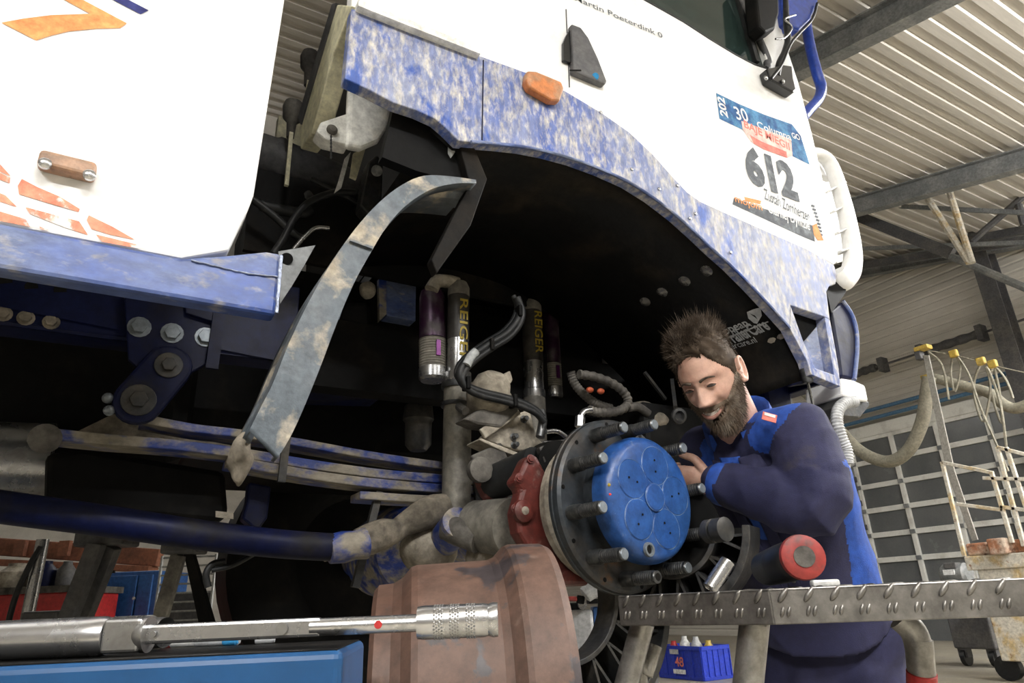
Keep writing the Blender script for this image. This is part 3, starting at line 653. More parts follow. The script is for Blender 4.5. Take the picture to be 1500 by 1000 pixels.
# ---- leaf spring: separate curved leaves
LY = 1.92; SPR = bpy.data.objects.new('leaf_spring', None); COL.objects.link(SPR); SPR.location = oy(400, 670, LY); setpar(SPR, T)
for i, (px, th) in enumerate(((((205, 618), (280, 632), (350, 640), (430, 652), (520, 668), (600, 680), (690, 691), (760, 696)), .022),
                              (((72, 640), (150, 648), (250, 656), (350, 668), (450, 684), (540, 696), (620, 703), (700, 708), (760, 710)), .026),
                              (((330, 678), (420, 694), (500, 706), (580, 714), (650, 719), (720, 722), (760, 722)), .026),
                              (((520, 728), (600, 733), (680, 736), (740, 736)), .022))):
    MB().strip([oy(a, b, LY) for a, b in px], .09, th, (0, 1, 0)).build('spring_leaf', 'blue_spring', SPR, bevel=.003)
MB().cyl(oy(66, 642, LY-.05), oy(66, 642, LY+.05), .034, n=20).build('spring_eye', 'cast_dark', SPR, sm=40)
for a, b, c, e in ((420, 640, 412, 706), (655, 680, 655, 745), (700, 680, 700, 745)):
    MB().bar(oy(a, b, LY-.05), oy(c, e, LY-.05), .012, .02).build('spring_clip', 'dark_metal', SPR)
# dark tank / step box behind the spring
poly('air_tank_box', ((66, 664), (120, 655), (330, 690), (335, 752), (322, 766), (64, 744)), 2.02, .35, 'black', T, bevel=.02)
poly('spring_guard', ((95, 640), (165, 606), (190, 610), (240, 632), (340, 652), (340, 664), (90, 650)), 2.02, .02, 'mud', T, bevel=.003)
MB().cyl(oy(-40, 690, 2.25), oy(75, 690, 2.25), .13, n=28).build('exhaust_pipe', 'steel', T, sm=40)
MB().prism([oy(a, b, 1.98) for a, b in ((365, 706), (398, 712), (392, 758), (378, 778), (355, 760), (362, 735))], (0, .05, 0)).build('spring_stop', 'blue_dark', T, bevel=.006)
NP = MB().prism([oy(a, b, 1.975) for a, b in ((316, 748), (342, 751), (342, 760), (316, 757))], (0, .004, 0)).build('lit_gap_patch', 'cast', T)  # pale patch painted for the lit background glimpsed through the gap
# ---- drag link and arms under the frame
MB().tube([oy(a, b, 1.78) for a, b in ((-300, 700), (0, 742), (150, 762), (300, 784), (420, 797), (505, 802))], lambda t: .034, n=18).build('drag_link', 'blue_dark', T, sm=60)
DJ = MB().lathe([(-.05, .025), (-.045, .036), (-.01, .040), (.02, .036), (.05, .040), (.055, .03)], oy(508, 800, 1.78), oy(540, 795, 1.78)-oy(508, 800, 1.78), 20).build('link_joint', 'blue_spring', T, sm=40)
MB().prism([oy(a, b, 1.79) for a, b in ((480, 806), (528, 798), (522, 812), (478, 822))], (0, .03, 0)).build('clamp', 'cast', DJ, bevel=.004)
MB().tube([oy(a, b, 1.8) for a, b in ((524, 795), (560, 782), (580, 776), (592, 768), (622, 752), (655, 742))], lambda t: .036+.006*math.sin(t*9), n=16).rough(.004, 5, 40).build('steering_arm', 'mud', T, sm=60)
MB().bar(oy(555, 720, 1.9), oy(520, 860, 1.9), .02, .02).build('brake_line', 'dark_metal', T)
MB().tube([oy(a, b, 1.82) for a, b in ((310, 835), (340, 828), (370, 812), (390, 800))], .006, n=8).build('air_line', 'rubber', T, sm=60)
MB().tube([oy(a, b, 1.82) for a, b in ((305, 860), (302, 840), (312, 826), (330, 822))], .008, n=8).build('air_line', 'rubber', T, sm=60)
# ---- axle
HUB = oy(911, 737, 1.33); HX, HZ = HUB.x, HUB.z
def hp(y): return V(HX, y, HZ)
AX = MB().lathe([(0, .085), (.10, .085), (.12, .11), (.16, .11), (.18, .08), (.5, .075), (1.0, .08), (1.06, .17), (1.25, .19), (1.44, .17), (1.5, .08), (1.9, .075)], hp(1.55), (0, 1, 0), 32).rough(.002, 2, 30).build('axle_housing', 'blue_spring', T, sm=50)
MB().ell(oy(628, 805, 1.86), (.085, .075, .07)).rough(.004, 8, 40).build('swivel_cover', 'cast', T, sm=60)
MB().ell(oy(640, 790, 1.85), (.075, .05, .035)).build('swivel_cap', 'blue_spring', T, sm=60)
MB().cyl(oy(655, 772, 1.74), oy(702, 790, 1.66), .037, n=20).build('shock_bush', 'cast_dark', T, sm=40)
MB().cyl(oy(652, 790, 1.80), oy(672, 765, 1.70), .045, n=18).rough(.003, 6, 50).build('shock_eye', 'blue_spring', T, sm=50)
MB().ell(oy(708, 815, 1.72), (.05, .05, .04)).rough(.004, 3, 50).build('knuckle_lump', 'mud', T, sm=60)
MB().cyl(oy(700, 770, 1.72), oy(755, 772, 1.56), .07, .075, n=24).build('axle_tube', 'shock_tube', T, sm=40)
# red swivel knuckle plate and grey ring
def plate(px, y, t): return [oy(a, b, y) for a, b in px]
KN = MB().prism(plate(((772, 668), (786, 664), (800, 690), (822, 720), (830, 780), (850, 830), (838, 848), (805, 850), (795, 830), (778, 810), (760, 780), (755, 750), (764, 718), (752, 704), (762, 690)), 1.44, .05), (0, .05, 0)).build('swivel_knuckle', 'red_primer', T, bevel=.012, seg=3)
MB().lathe([(0, .145), (.02, .16), (.05, .16), (.09, .12)], hp(1.46), (0, 1, 0), 40).build('knuckle_ring', 'red_primer', KN, sm=40)
MB().prism(plate(((840, 830), (870, 845), (862, 858), (810, 856), (800, 845)), 1.43, .05), (0, .08, 0)).build('knuckle_foot', 'red_primer', KN, bevel=.01)
bs = oy(768, 748, 1.428)
MB().lathe([(0, .028), (.012, .026), (.016, .016)], bs+V(0, .012, 0), ND, 24).build('boss', 'red_primer', KN, sm=40)
MB().lathe([(0, .010), (.006, .010), (.009, .002)], bs, ND, 14).build('plug', 'cast', KN, sm=40)
bolts(((760, 700), (754, 745), (777, 672)), 1.438, .008, 'red_primer', 'knuckle_bolt', KN, .006)
MB().lathe([(0, .172), (.008, .180), (.030, .180), (.040, .13)], hp(1.392), (0, 1, 0), 48).build('bearing_ring', 'cast', T, sm=40)
for k in range(8):
    a = math.pi*2*k/8+.3; p = hp(1.391)+V(.166*math.cos(a), 0, .166*math.sin(a)); b = MB(); bolt(b, p, ND, .008, .008); b.build('ring_bolt', 'dark_metal', bpy.data.objects['bearing_ring'])
# ---- hub with studs and planet cover
HB = MB().lathe([(-.005, .10), (0, .190), (.006, .197), (.018, .198), (.021, .195), (.023, .199), (.032, .199), (.037, .19), (.05, .13)], hp(1.325), (0, 1, 0), 72).build('wheel_hub', 'hub_flange', T, sm=30)
HBs = MB().lathe([(0, .128), (-.045, .128), (-.055, .125)], hp(1.325), (0, 1, 0), 56).build('hub_barrel', 'hub_flange', HB, sm=30)
CAPY = 1.325-.092
CP = MB().lathe([(.05, .139), (.028, .140), (.012, .136), (.004, .129), (0, .120), (-.001, .06), (-.001, .0005)], hp(CAPY), (0, 1, 0), 72).build('hub_cover', 'blue_cap', HB, sm=40)
# PCD of the studs from the tips in the photo
SR = .168
for k in range(10):
    a = 2*math.pi*(k+.28)/10
    p = hp(1.325)+V(SR*math.cos(a), 0, SR*math.sin(a)); q = p+V(0, -.085, 0)
    prof = [(0, .0165), (.030, .0165), (.037, .0145)]
    for i in range(19): prof.append((.037+i*.003, .0145 if i % 2 else .0132))
    prof += [(.098, .0135), (.100, .012)]
    st = MB().lathe(prof, p, ND, 18).build('wheel_stud', 'stud', HB, sm=25)
    if k != 7: MB().lathe([(0, .0115), (.0012, .0105)], p+ND*.1002, ND, 14).build('stud_tip', 'stud_end', HB)
    else: MB().cyl(p+ND*.1002, p+ND*.1006, .008, n=12).build('stud_socket', 'black', HB)
for k in range(10):
    a = 2*math.pi*(k+.78)/10; p = hp(1.3245)+V(.185*math.cos(a), 0, .185*math.sin(a)); MB().cyl(p, p+ND*.0008, .005, n=10).build('flange_hole', 'black', HB)
def ring(c, r, wd, m, nm, parent, a0=0, a1=2*math.pi, h=.002, n=40):
    P = [c+V(r*math.cos(a0+(a1-a0)*i/n), 0, r*math.sin(a0+(a1-a0)*i/n)) for i in range(n+1)]
    return MB().tube(P, wd, n=6, smooth=False).build(nm, m, parent, sm=60)
mat('scratch', (0.22, 0.31, 0.44), 0.4, layers=[((0.016, 0.07, 0.26), 22, .46, .56)])
mat('red_mark', (0.7, 0.04, 0.03), 0.4); mat('green_mark', (0.10, 0.55, 0.12), 0.4)
for k in range(5):
    a = math.radians(6+72*k); c = hp(CAPY-.0008)+V(.073*math.cos(a), 0, .073*math.sin(a))
    MB().lathe([(0, .043), (.0018, .0415), (.0020, .0005)], c+V(0, .0005, 0), ND, 40).build('planet_cover', 'blue_cap', CP, sm=30)
    ring(c, .0435, .0005, 'scratch', 'score_line', CP)
    for da, rr in ((.35, .012), (3.2, .014)):
        q = c+V(rr*math.cos(a+da), -.0022, rr*math.sin(a+da)); MB().cyl(q, q+ND*.0006, .0026, n=10).build('dowel_hole', 'black', CP)
c = hp(CAPY-.001); MB().lathe([(0, .031), (.004, .030), (.006, .027), (.0062, .0005)], c, ND, 36).build('centre_boss', 'blue_cap', CP, sm=30)
ring(c+ND*.004, .0305, .0006, 'scratch', 'score_line', CP)
ring(hp(CAPY+.004), .127, .0009, 'scratch', 'score_line', CP)
fp = hp(CAPY-.0005)+V(-.036, 0, -.111)
MB().lathe([(0, .0155), (.006, .0145), (.006, .010), (.001, .009)], fp, ND, 24, caps=False).build('filler_ring', 'stud_end', CP, sm=30)
MB().cyl(fp+ND*.0005, fp+ND*.0012, .0095, n=18).build('filler_hole', 'black', CP)
for (dx, dz, m) in ((-.127, .0, 'red_mark'), (-.124, -.008, 'green_mark'), (-.119, -.012, 'green_mark'), (-.128, .02, 'decal_yellow')):
    MB().ell(hp(CAPY+.006)+V(dx, 0, dz), (.005, .003, .004), nu=8, nv=6).build('paint_mark', m, CP)
# the hub is steered a little: turn it about its own centre
_c = HUB.copy(); _R = Matrix.Rotation(math.radians(7), 3, 'Z'); _s = 1.055
HB.rotation_euler = (0, 0, math.radians(7)); HB.scale = (_s, _s, _s); HB.location = _c-(_R @ _c)*_s
# ---- brake shoes hanging behind / below the hub: ribbed black castings
def shoe(name, c, r0, r1, a0, a1, n, y, parent, label=None):
    r = bpy.data.objects.new(name, None); COL.objects.link(r); r.location = c; setpar(r, parent)
    def arc(rad, w, h, nm, m):
        P = [c+V(rad*math.cos(a0+(a1-a0)*i/24), 0, rad*math.sin(a0+(a1-a0)*i/24)) for i in range(25)]
        return MB().strip(P, w, h, (0, 1, 0), k=1).build(nm, m, r, bevel=.002)
    arc(r1, .10, .018, 'shoe_lining', 'dark_metal'); arc(r0, .07, .012, 'shoe_rim', 'dark_metal')
    W_ = [c+V(r0*math.cos(a0+(a1-a0)*i/24), .03, r0*math.sin(a0+(a1-a0)*i/24)) for i in range(25)]+[c+V(r1*math.cos(a0+(a1-a0)*i/24), .03, r1*math.sin(a0+(a1-a0)*i/24)) for i in range(24, -1, -1)]
    MB().prism(W_, (0, .01, 0)).build('shoe_web', 'black', r)
    for i in range(n):
        a = a0+(a1-a0)*(i+.5)/n
        for da in (-.10, .10): MB().bar(c+V(r0*math.cos(a), 0, r0*math.sin(a)), c+V(r1*math.cos(a+da), 0, r1*math.sin(a+da)), .006, .06, (0, 1, 0)).build('shoe_rib', 'dark_metal', r)
    return r
c = oy(985, 775, 1.31)
s1 = shoe('brake_shoe', c, .112, .190, -2.1, -.05, 5, 1.4, T)
MB().lathe([(0, .112), (.01, .112), (.02, .05)], c+V(0, .035, 0), (0, 1, 0), 40).build('dark_backing', 'black', s1, sm=40)  # added black disc that keeps the opening behind the shoe dark
s1.rotation_euler = (0, 0, math.radians(-62))
p0 = oy(1040, 862, 1.12); p1 = oy(1066, 822, 1.10); ax_ = (p1-p0)
MB().tube([p0+ax_*(i/200)+Vector(frame(ax_)[1])*(.014*math.cos(i*.9))+Vector(frame(ax_)[2])*(.014*math.sin(i*.9)) for i in range(201)], .0032, n=6, smooth=False).build('return_spring', 'steel', s1, sm=60)
RL = MB().lathe([(-.02, .023), (-.018, .026), (.008, .026), (.010, .017), (.014, .017), (.016, .026), (.034, .026), (.036, .023)], oy(1054, 776, 1.10), (0, 1, 0), 24).build('cam_roller', 'dark_metal', s1, sm=40)
c = oy(818, 872, 1.42)
s2 = shoe('brake_shoe', c, .145, .29, -2.0, .10, 6, 1.4, T)
# ---- cab
wl = [oy(a, b, YF) for a, b in ((515, 12), (705, 85), (780, 112), (830, 137), (880, 167), (920, 195), (955, 228), (985, 262), (1005, 283), (1025, 297), (1060, 313), (1130, 344), (1180, 366), (1222, 388))]
fe = [oy(a, b, YF) for a, b in ((1229, 380), (1226, 355), (1218, 320), (1204, 255), (1190, 195), (1170, 120), (1150, 60))]
zt = 3.75
win = [oy(a, b, YF) for a, b in ((1112, 50), (1126, 92), (1124, 100), (1105, 94), (1078, 80), (1040, 57), (1000, 31), (945, 0), (900, -26))]
xr = wl[0].x-.01
out = wl+fe+[V(2.06, YF, zt), V(1.60, YF, zt)]+win+[V(1.02, YF, 2.75), V(.95, YF, zt), V(xr, YF, zt)]
CAB = MB().prism(out, (0, .05, 0)).build('cab_side', 'white', T, bevel=.006)
# remaining cab shell
bk = MB()
bk.b2((.82, YF+.05, 2.2), (.87, 3.7, zt)); bk.build('cab_rear_wall', 'black', T)
MB().prism([ox(491, 6, .335), ox(515, 8, .335), ox(487, 82, .335), ox(456, 196, .335), ox(440, 218, .335), ox(438, 188, .335)], (.05, 0, 0)).build('cab_rear_beam', 'cream', T, bevel=.004)
MB().prism([ox(486, 6, .33), ox(492, 4, .33), ox(440, 182, .33), ox(436, 172, .33)], (.03, 0, 0)).build('beam_flange', 'steel_dark', T)
MB().b2((2.0, YF+.05, 1.85), (2.10, 3.7, 2.85)).build('cab_front', 'white', T)
MB().b2((.8, YF, zt), (2.05, 3.75, zt+.06)).build('cab_roof', 'white', T)
MB().b2((.82, YF+.05, 2.14), (2.0, 3.7, 2.19)).build('cab_floor', 'black', T)
MB().b2((xr, 3.7, 1.9), (2.05, 3.75, zt)).build('cab_far_side', 'white', T)
GL = MB().prism([V(p.x, YF+.025, p.z) for p in [win[0], win[1], win[3], win[4], win[5], win[6], win[7], win[8], V(1.02, 0, 2.75), V(.95, 0, zt), V(1.60, 0, zt)]], (0, .005, 0)).build('side_window', 'glass_dark', CAB)
MB().tube([V(p.x, YF+.008, p.z) for p in win[2:]], .010, n=8).build('window_seal', 'rubber', CAB, sm=60)
MB().tube([V(p.x, YF+.008, p.z) for p in (V(1.60, 0, zt), win[0], win[1], win[2])], .014, n=8).build('window_seal', 'steel_dark', CAB, sm=60)
MB().bar(oy(1075, -20, YF+.018), oy(1108, 92, YF+.018), .02, .02, (0, 1, 0)).build('quarterlight_bar', 'rubber', CAB)
MB().b2((1.2, 2.1, 2.2), (1.5, 2.6, 3.2)).build('seat', 'black', T, bevel=.05)
MB().tube([oy(1020, -5, YF+.12), oy(1025, 8, YF+.12), oy(1015, 15, YF+.12)], .012, n=8).build('harness', 'red', T)
# door gap and handle
MB().bar(oy(829, 14, YF-.0005), oy(834, 128, YF-.0005), .003, .004, (0, 1, 0)).build('door_gap', 'steel_dark', CAB)
HD = MB().prism([oy(a, b, YF) for a, b in ((831, 42), (845, 47), (856, 62), (870, 92), (883, 126), (880, 130), (860, 122), (834, 111), (833, 76))], (0, -.022, 0)).build('door_handle', 'steel_dark', T, bevel=.005)
MB().prism([oy(a, b, YF) for a, b in ((833, 44), (834, 96), (822, 92), (822, 66), (826, 56))], (0, -.012, 0)).build('handle_recess', 'black_gloss', HD, bevel=.003)
MB().bar(oy(835, 103, YF-.023), oy(851, 103, YF-.023), .004, .003, (0, 1, 0)).build('handle_line', 'black', HD)
MB().cyl(oy(872, 112, YF-.0225), oy(872, 112, YF-.0245), .0105, n=18).build('lock_badge', 'decal_blue', HD)
# blue flared strip round the arch
arch = [(690, 208), (706, 209), (730, 211), (765, 215), (800, 222), (840, 233), (880, 248), (920, 266), (955, 288), (990, 315), (1020, 342), (1045, 366), (1070, 388), (1100, 418), (1130, 450), (1157, 480)]
bl = [oy(a, b, YF-.006) for a, b in [(515, 12), (505, 115), (540, 131), (576, 150), (612, 162), (638, 174), (652, 186), (672, 206)]+arch+[(1158, 447), (1208, 464), (1216, 468), (1211, 427), (1215, 419), (1224, 416), (1227, 403), (1222, 388)]]
bl += [V(p.x, YF-.006, p.z) for p in reversed(wl[1:-1])]
ST = MB().prism(bl, (0, .035, 0)).build('arch_panel', 'blue_dusty', T, bevel=.003)
b = MB()
for q in (((1157, 480), (1158, 447), (1168, 475), (1177, 500), (1194, 539), (1188, 548), (1182, 528)), ((1208, 464), (1216, 468), (1223, 505), (1229, 540), (1231, 566), (1222, 549)), ((1188, 548), (1194, 539), (1222, 549), (1231, 566))):
    b.prism([oy(*p, YF-.006) for p in q], (0, .035, 0))
b.build('step_frame', 'blue_dusty', T, bevel=.002)
SW = MB(); SW.add([oy(1158, 447, YF+.03), oy(1208, 464, YF+.03), oy(1222, 549, YF+.03), oy(1194, 539, YF+.03), oy(1177, 500, YF+.03)]+[oy(1177, 505, YF+.25), oy(1208, 470, YF+.25)], [(0, 1, 6, 5, 4)])
SW.build('step_well', 'black', T)
MB().prism([oy(a, b, YF+.05) for a, b in ((1206, 466), (1224, 550), (1190, 540), (1176, 500))], (0, .01, 0)).build('step_panel', 'blue_rail', T)
MB().tube([oy(a, b, YF-.008) for a, b in arch], .005, n=6).build('arch_lip', 'blue_rail', ST, sm=60)
MB().bar(oy(708, 88, YF-.0065), oy(706, 205, YF-.0065), .003, .003, (0, 1, 0)).build('panel_gap', 'blue_dark', ST)
for q in ((925, 248), (965, 277), (1010, 320), (880, 165), (992, 272), (1018, 313), (1070, 370)): 
    MB().lathe([(0, .006), (.003, .005), (.004, .001)], oy(*q, YF-.006), ND, 10).build('rivet', 'steel', ST)
MB().strip([oy(a, b, YF-.012) for a, b in ((522, 10), (600, 41), (700, 80))], .03, .02, (0, 1, 0)).build('drip_trim', 'white_dirty', T)
marker('side_marker', ((765, 112), (778, 113), (815, 128), (819, 138), (813, 156), (800, 155), (768, 137), (763, 127)), YF-.006, .01, 'amber', T, ())
# cab name, race number sticker
X3 = V(1, 0, 0)
def textpx(s, p0, p1, h, m, parent, bold=0.0, y=YF-.002):
    a = oy(*p0, y); b = oy(*p1, y); d = (b-a); L = d.length; d.normalize(); u = V(-d.z, 0, d.x)
    return txt(s, a, d, u, h, m, parent, width=L, bold=bold)
textpx('Martin Poeterdink 0', (842, 0), (971, 56), .022, 'decal_grey', CAB, 0.004)
SKY = decal([(1049, 136), (1082, 152), (1120, 168), (1160, 182), (1173, 199), (1186, 241), (1160, 228), (1086, 189), (1054, 174)], 'decal_sky', YF-.0008, CAB)
decal([(1086, 177), (1159, 204), (1161, 228), (1153, 231), (1120, 219), (1100, 207), (1088, 189)], 'decal_pink', YF-.0012, CAB)
decal([(1098, 197), (1115, 207), (1152, 222), (1153, 231), (1120, 219), (1104, 210)], 'decal_red', YF-.0014, CAB)
a = oy(1067, 173, YF-.0016); b_ = oy(1061, 144, YF-.0016); dd = (b_-a).normalized(); txt('202', a, dd, V(-dd.z, 0, dd.x) if False else V(dd.z, 0, -dd.x)*-1, .038, 'decal_white', CAB, width=(b_-a).length, bold=.03)
textpx('30', (1080, 175), (1098, 179), .055, 'decal_white', CAB, .01)
textpx('Columna', (1110, 187), (1160, 206), .03, 'decal_white', CAB, .012)
textpx('BAJE MIEGII', (1091, 190), (1158, 224), .045, 'decal_red', CAB, .025, YF-.0015)
textpx('GO', (1161, 202), (1173, 206), .026, 'decal_white', CAB, .02)
textpx('612', (1097, 268), (1172, 297), .165, 'decal_grey', CAB, .055)
textpx('Zustah Zornherzen', (1120, 291), (1187, 325), .045, 'decal_grey', CAB, .004)
decal([(1075, 290), (1190, 330), (1194, 354), (1170, 344), (1110, 316), (1073, 299)], 'decal_grey', YF-.0008, CAB)
decal([(1090, 288), (1115, 294), (1114, 299), (1092, 294)], 'decal_orange', YF-.0009, CAB)
textpx('mojom', (1078, 299), (1118, 312), .035, 'decal_orange', CAB, .012, YF-.0016)
textpx('Glarnej Dynizie', (1126, 315), (1188, 342), .05, 'decal_white', CAB, .02, YF-.0016)
decal([(1190, 330), (1196, 327), (1201, 340), (1207, 352), (1198, 352), (1192, 343)], 'decal_orange', YF-.0012, CAB)
for i in range(9):
    t_ = i/8; x = 1189+14*t_-6*max(0, t_-.6); y_ = 299+42*t_
    decal([(x, y_), (x+5, y_+2), (x+4, y_+5), (x-1, y_+3)], 'decal_grey', YF-.001, CAB)
# ---- wheel arch liner, extruded inwards along Y
def liner(px, y0, y1, m, nm, t=.008):
    P = [oy(a, b, y0) for a, b in px]; vs = []
    for p in P: vs += [p, V(p.x, y1, p.z)]
    o = MB().add(vs, [(2*i, 2*i+1, 2*i+3, 2*i+2) for i in range(len(P)-1)]).build(nm, m, T, sm=50, fix=False)
    s = o.modifiers.new('solid', 'SOLIDIFY'); s.thickness = t; s.offset = 0
    return o
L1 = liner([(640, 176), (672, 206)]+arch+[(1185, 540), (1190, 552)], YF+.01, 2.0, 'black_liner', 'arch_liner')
# flap screws & sponsor sign live on the front of the liner, which faces the rear of the truck
pf = [oy(a, b, YF+.01) for a, b in ((1070, 388), (1157, 480), (1190, 552))]
q0, q1 = pf[0], pf[1]
sl = (q0-q1).normalized()                     # up along the liner
nl = V(-abs(sl.z), 0, sl.x) if True else None
nl = V(0, -1, 0).cross(sl).normalized()
if nl.x > 0: nl = -nl
def online(px, py, off=.008):                 # pixel on the liner front plane
    d = Vector(ray(px, py)); n = nl; o = q1+n*off; t = (o-Vector(CAM)).dot(n)/d.dot(n); return Vector(CAM)+d*t
for px in ((945, 441), (970, 427), (1003, 411), (1035, 396), (1134, 501), (1148, 495)):
    p = online(*px); MB().lathe([(0, .020), (.003, .020), (.005, .014), (.007, .008), (.007, .001)], p, nl, 18).build('liner_screw', 'steel' if px[0] < 1100 else 'cast', L1, sm=40)
def ltext(s, a, b, h, bold):
    A = online(*a); Bp = online(*b); d = (Bp-A); L = d.length; d.normalize(); u = nl.cross(d); u = u if u.z > 0 else -u
    return txt(s, A, d, u, h, 'decal_silver', L1, width=L, bold=bold)
ltext('European', (1047, 500), (1101, 480), .042, .02); ltext('TrailerCare', (1069, 506), (1130, 482), .052, .03); ltext('trailercare.nl', (1057, 516), (1110, 501), .024, .01)
b = MB(); b.bar(online(1048, 502), online(1125, 471), .004, .002, nl); b.build('sign_line', 'decal_silver', L1)
SHp = [online(*q) for q in ((1094, 457), (1103, 453), (1114, 450), (1116, 462), (1109, 474), (1104, 473), (1096, 466))]
quad2d('shield_logo', SHp, 'decal_silver', L1)
quad2d('shield_mark', [online(*q, .0095) for q in ((1098, 459), (1106, 462), (1110, 468), (1105, 464))], 'black', L1)
MB().prism([oy(a, b, YF+.12) for a, b in ((1138, 512), (1175, 505), (1192, 560), (1160, 565))], (0, .02, 0)).build('mud_flap_bracket', 'blue_dark', T, bevel=.004)
MB().bar(oy(1180, 545, YF+.02), oy(1196, 615, YF+.02), .006, .006).build('support_rod', 'steel', T)
MB().cyl(oy(1178, 540, YF+.02), oy(1184, 560, YF+.02), .016, n=12).build('rod_spring', 'stud', T, sm=40)
# rear part of the arch: dark quarter panels under the rear cab corner
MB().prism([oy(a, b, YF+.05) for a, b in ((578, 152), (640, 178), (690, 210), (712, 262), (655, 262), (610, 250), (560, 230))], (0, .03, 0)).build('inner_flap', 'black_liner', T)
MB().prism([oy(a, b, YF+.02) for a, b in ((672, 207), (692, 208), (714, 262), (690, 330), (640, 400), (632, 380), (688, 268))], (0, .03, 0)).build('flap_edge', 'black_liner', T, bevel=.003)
qd = [oy(a, b, YF+.049) for a, b in ((656, 205), (663, 208), (667, 222), (660, 232), (656, 225))]; quad2d('flap_logo', qd, 'decal_silver', T)
# ---- grey mudguard
ridge = [(366, 632), (382, 600), (402, 560), (424, 505), (452, 446), (484, 390), (520, 338), (556, 298), (590, 272), (622, 259), (660, 260), (697, 265)]
inner = [(404, 671), (424, 638), (446, 590), (470, 530), (492, 472), (516, 416), (540, 372), (566, 330), (596, 298), (632, 276), (668, 268), (697, 268)]
A = [oy(a, b, YF-.02) for a, b in ridge]; Bq = [oy(a, b, YF-.02) for a, b in inner]
vs = []; fs = []
A2 = smooth_path(A, 4); B2 = smooth_path(Bq, 4); n = len(A2)
for i in range(n):
    d = (A2[min(i+1, n-1)]-A2[max(i-1, 0)]).normalized(); nr = V(-d.z, 0, d.x)
    if nr.x > 0 and nr.z < 0: nr = -nr
    g1 = A2[i]+V(0, .055, 0); g2 = g1+V(0, .012, 0)-nr*.012; g3 = g1+V(0, .055, 0)-nr*.010; g4 = g1+V(0, .07, 0); g5 = g1+V(0, .115, 0)
    vs += [B2[i]+V(0, .03, 0), B2[i], A2[i], g1, g2, g3, g4, g5]
for i in range(n-1):
    for q in range(7): fs.append((i*8+q, i*8+q+1, (i+1)*8+q+1, (i+1)*8+q))
MG = MB().add(vs, fs).build('mudguard', 'grey_plastic', T, sm=35, fix=False)
so = MG.modifiers.new('solid', 'SOLIDIFY'); so.thickness = .006; so.offset = 0
MB().strip([oy(a, b, YF-.024) for a, b in ((512, 352), (545, 364))], .01, .006, (0, 1, 0)).build('guard_joint', 'grey_plastic', MG)
MB().ell(oy(352, 672, YF+.09), (.018, .03, .05)).rough(.008, 4, 60).build('mud_lump', 'mud', MG, sm=60)
# ---- stuff between box and cab
p1 = oy(390, 232, 2.05); p2 = oy(525, 275, 2.05)
PI_ = MB().lathe([(-.25, .075), (.02, .078), (.03, .085), (.06, .085), (.07, .076), ((p2-p1).length, .055)], p1, p2-p1, 26).build('intake_pipe', 'steel_dark', T, sm=40)
MB().prism([oy(a, b, 1.45) for a, b in ((512, 112), (575, 148), (572, 180), (556, 205), (530, 216), (508, 212), (510, 150))], (0, .03, 0)).build('cab_mount', 'white_dirty', T, bevel=.012, seg=3)
LG = MB().prism([oy(a, b, 1.46) for a, b in ((512, 164), (512, 212), (478, 204), (464, 192), (470, 178))], (0, .05, 0)).build('mount_lug', 'white_dirty', T, bevel=.006)
MB().lathe([(0, .014), (.006, .014), (.012, .009)], oy(486, 191, 1.458), ND, 16).build('lug_pin', 'cast_dark', LG, sm=40)
for i in range(7): 
    p = oy(485, 200+i*5, 1.448); MB().ell(p, (.003, .003, .006), nu=6, nv=5).build('chain_link', 'stud', LG)
for i, (a, b) in enumerate(((455, 85), (430, 158))):
    p = oy(a, b, 1.9); LP = MB().lathe([(0, .028), (.02, .034), (.06, .030), (.075, .016), (.13, .012)], p+V(0, 0, .02), V(0, .1, -1), 20).build('work_lamp', 'cast_dark', T, sm=40)
    MB().bar(p-V(0, 0, .1), p-V(0, 0, .30), .012, .012, (1, 0, 0)).build('lamp_stalk', 'cream', LP)
MB().b2((oy(395, 300, 2.3).x, 2.3, oy(395, 285, 2.3).z), (oy(440, 300, 2.3).x, 2.34, oy(395, 165, 2.3).z)).build('tank_panel', 'cream', T)
MB().prism([oy(a, b, 1.75) for a, b in ((496, 265), (505, 232), (514, 222), (500, 275), (490, 282))], (0, .006, 0)).build('strap_end', 'decal_white', T)
MB().prism([oy(a, b, 1.72) for a, b in ((513, 258), (518, 224), (536, 216), (522, 262))], (0, .01, 0)).build('strap_end', 'cream', T)
MB().prism([oy(a, b, 1.8) for a, b in ((528, 300), (540, 236), (552, 226), (562, 236), (560, 290), (545, 320))], (0, .06, 0)).build('valve_bracket', 'dark_metal', T, bevel=.006)
MB().cyl(oy(552, 250, 1.79), oy(552, 250, 1.77), .018, n=14).build('valve_nut', 'stud', T, sm=40)
for px, r, m, y in ((((380, 300), (405, 306), (440, 312), (455, 308)), .020, 'rubber', 2.0), (((370, 292), (400, 315), (430, 342), (445, 350)), .012, 'rubber', 1.9), (((400, 372), (415, 350), (432, 318), (455, 295), (490, 282), (520, 282)), .011, 'rubber', 1.8), (((430, 365), (445, 348), (462, 334), (482, 334)), .006, 'steel', 1.75), (((455, 262), (480, 275), (510, 290), (530, 302)), .009, 'rubber', 1.95), (((535, 300), (550, 330), (590, 330)), .01, 'rubber', 1.9)):
    MB().tube([oy(a, b, y) for a, b in px], r, n=10).build('air_hose', m, T, sm=60)
MB().cyl(oy(452, 300, 2.15), oy(470, 372, 2.15), .045, n=20).build('bellows_duct', 'cast', T, sm=40)
MB().ell(oy(448, 295, 2.05), (.06, .05, .06)).rough(.006, 4, 40).build('pump', 'dark_metal', T, sm=50)
EB = MB().prism([oy(a, b, 2.2) for a, b in ((366, 300), (416, 300), (420, 400), (358, 400))], (0, .3, 0)).build('engine_block', 'cast_dark', T, bevel=.01)
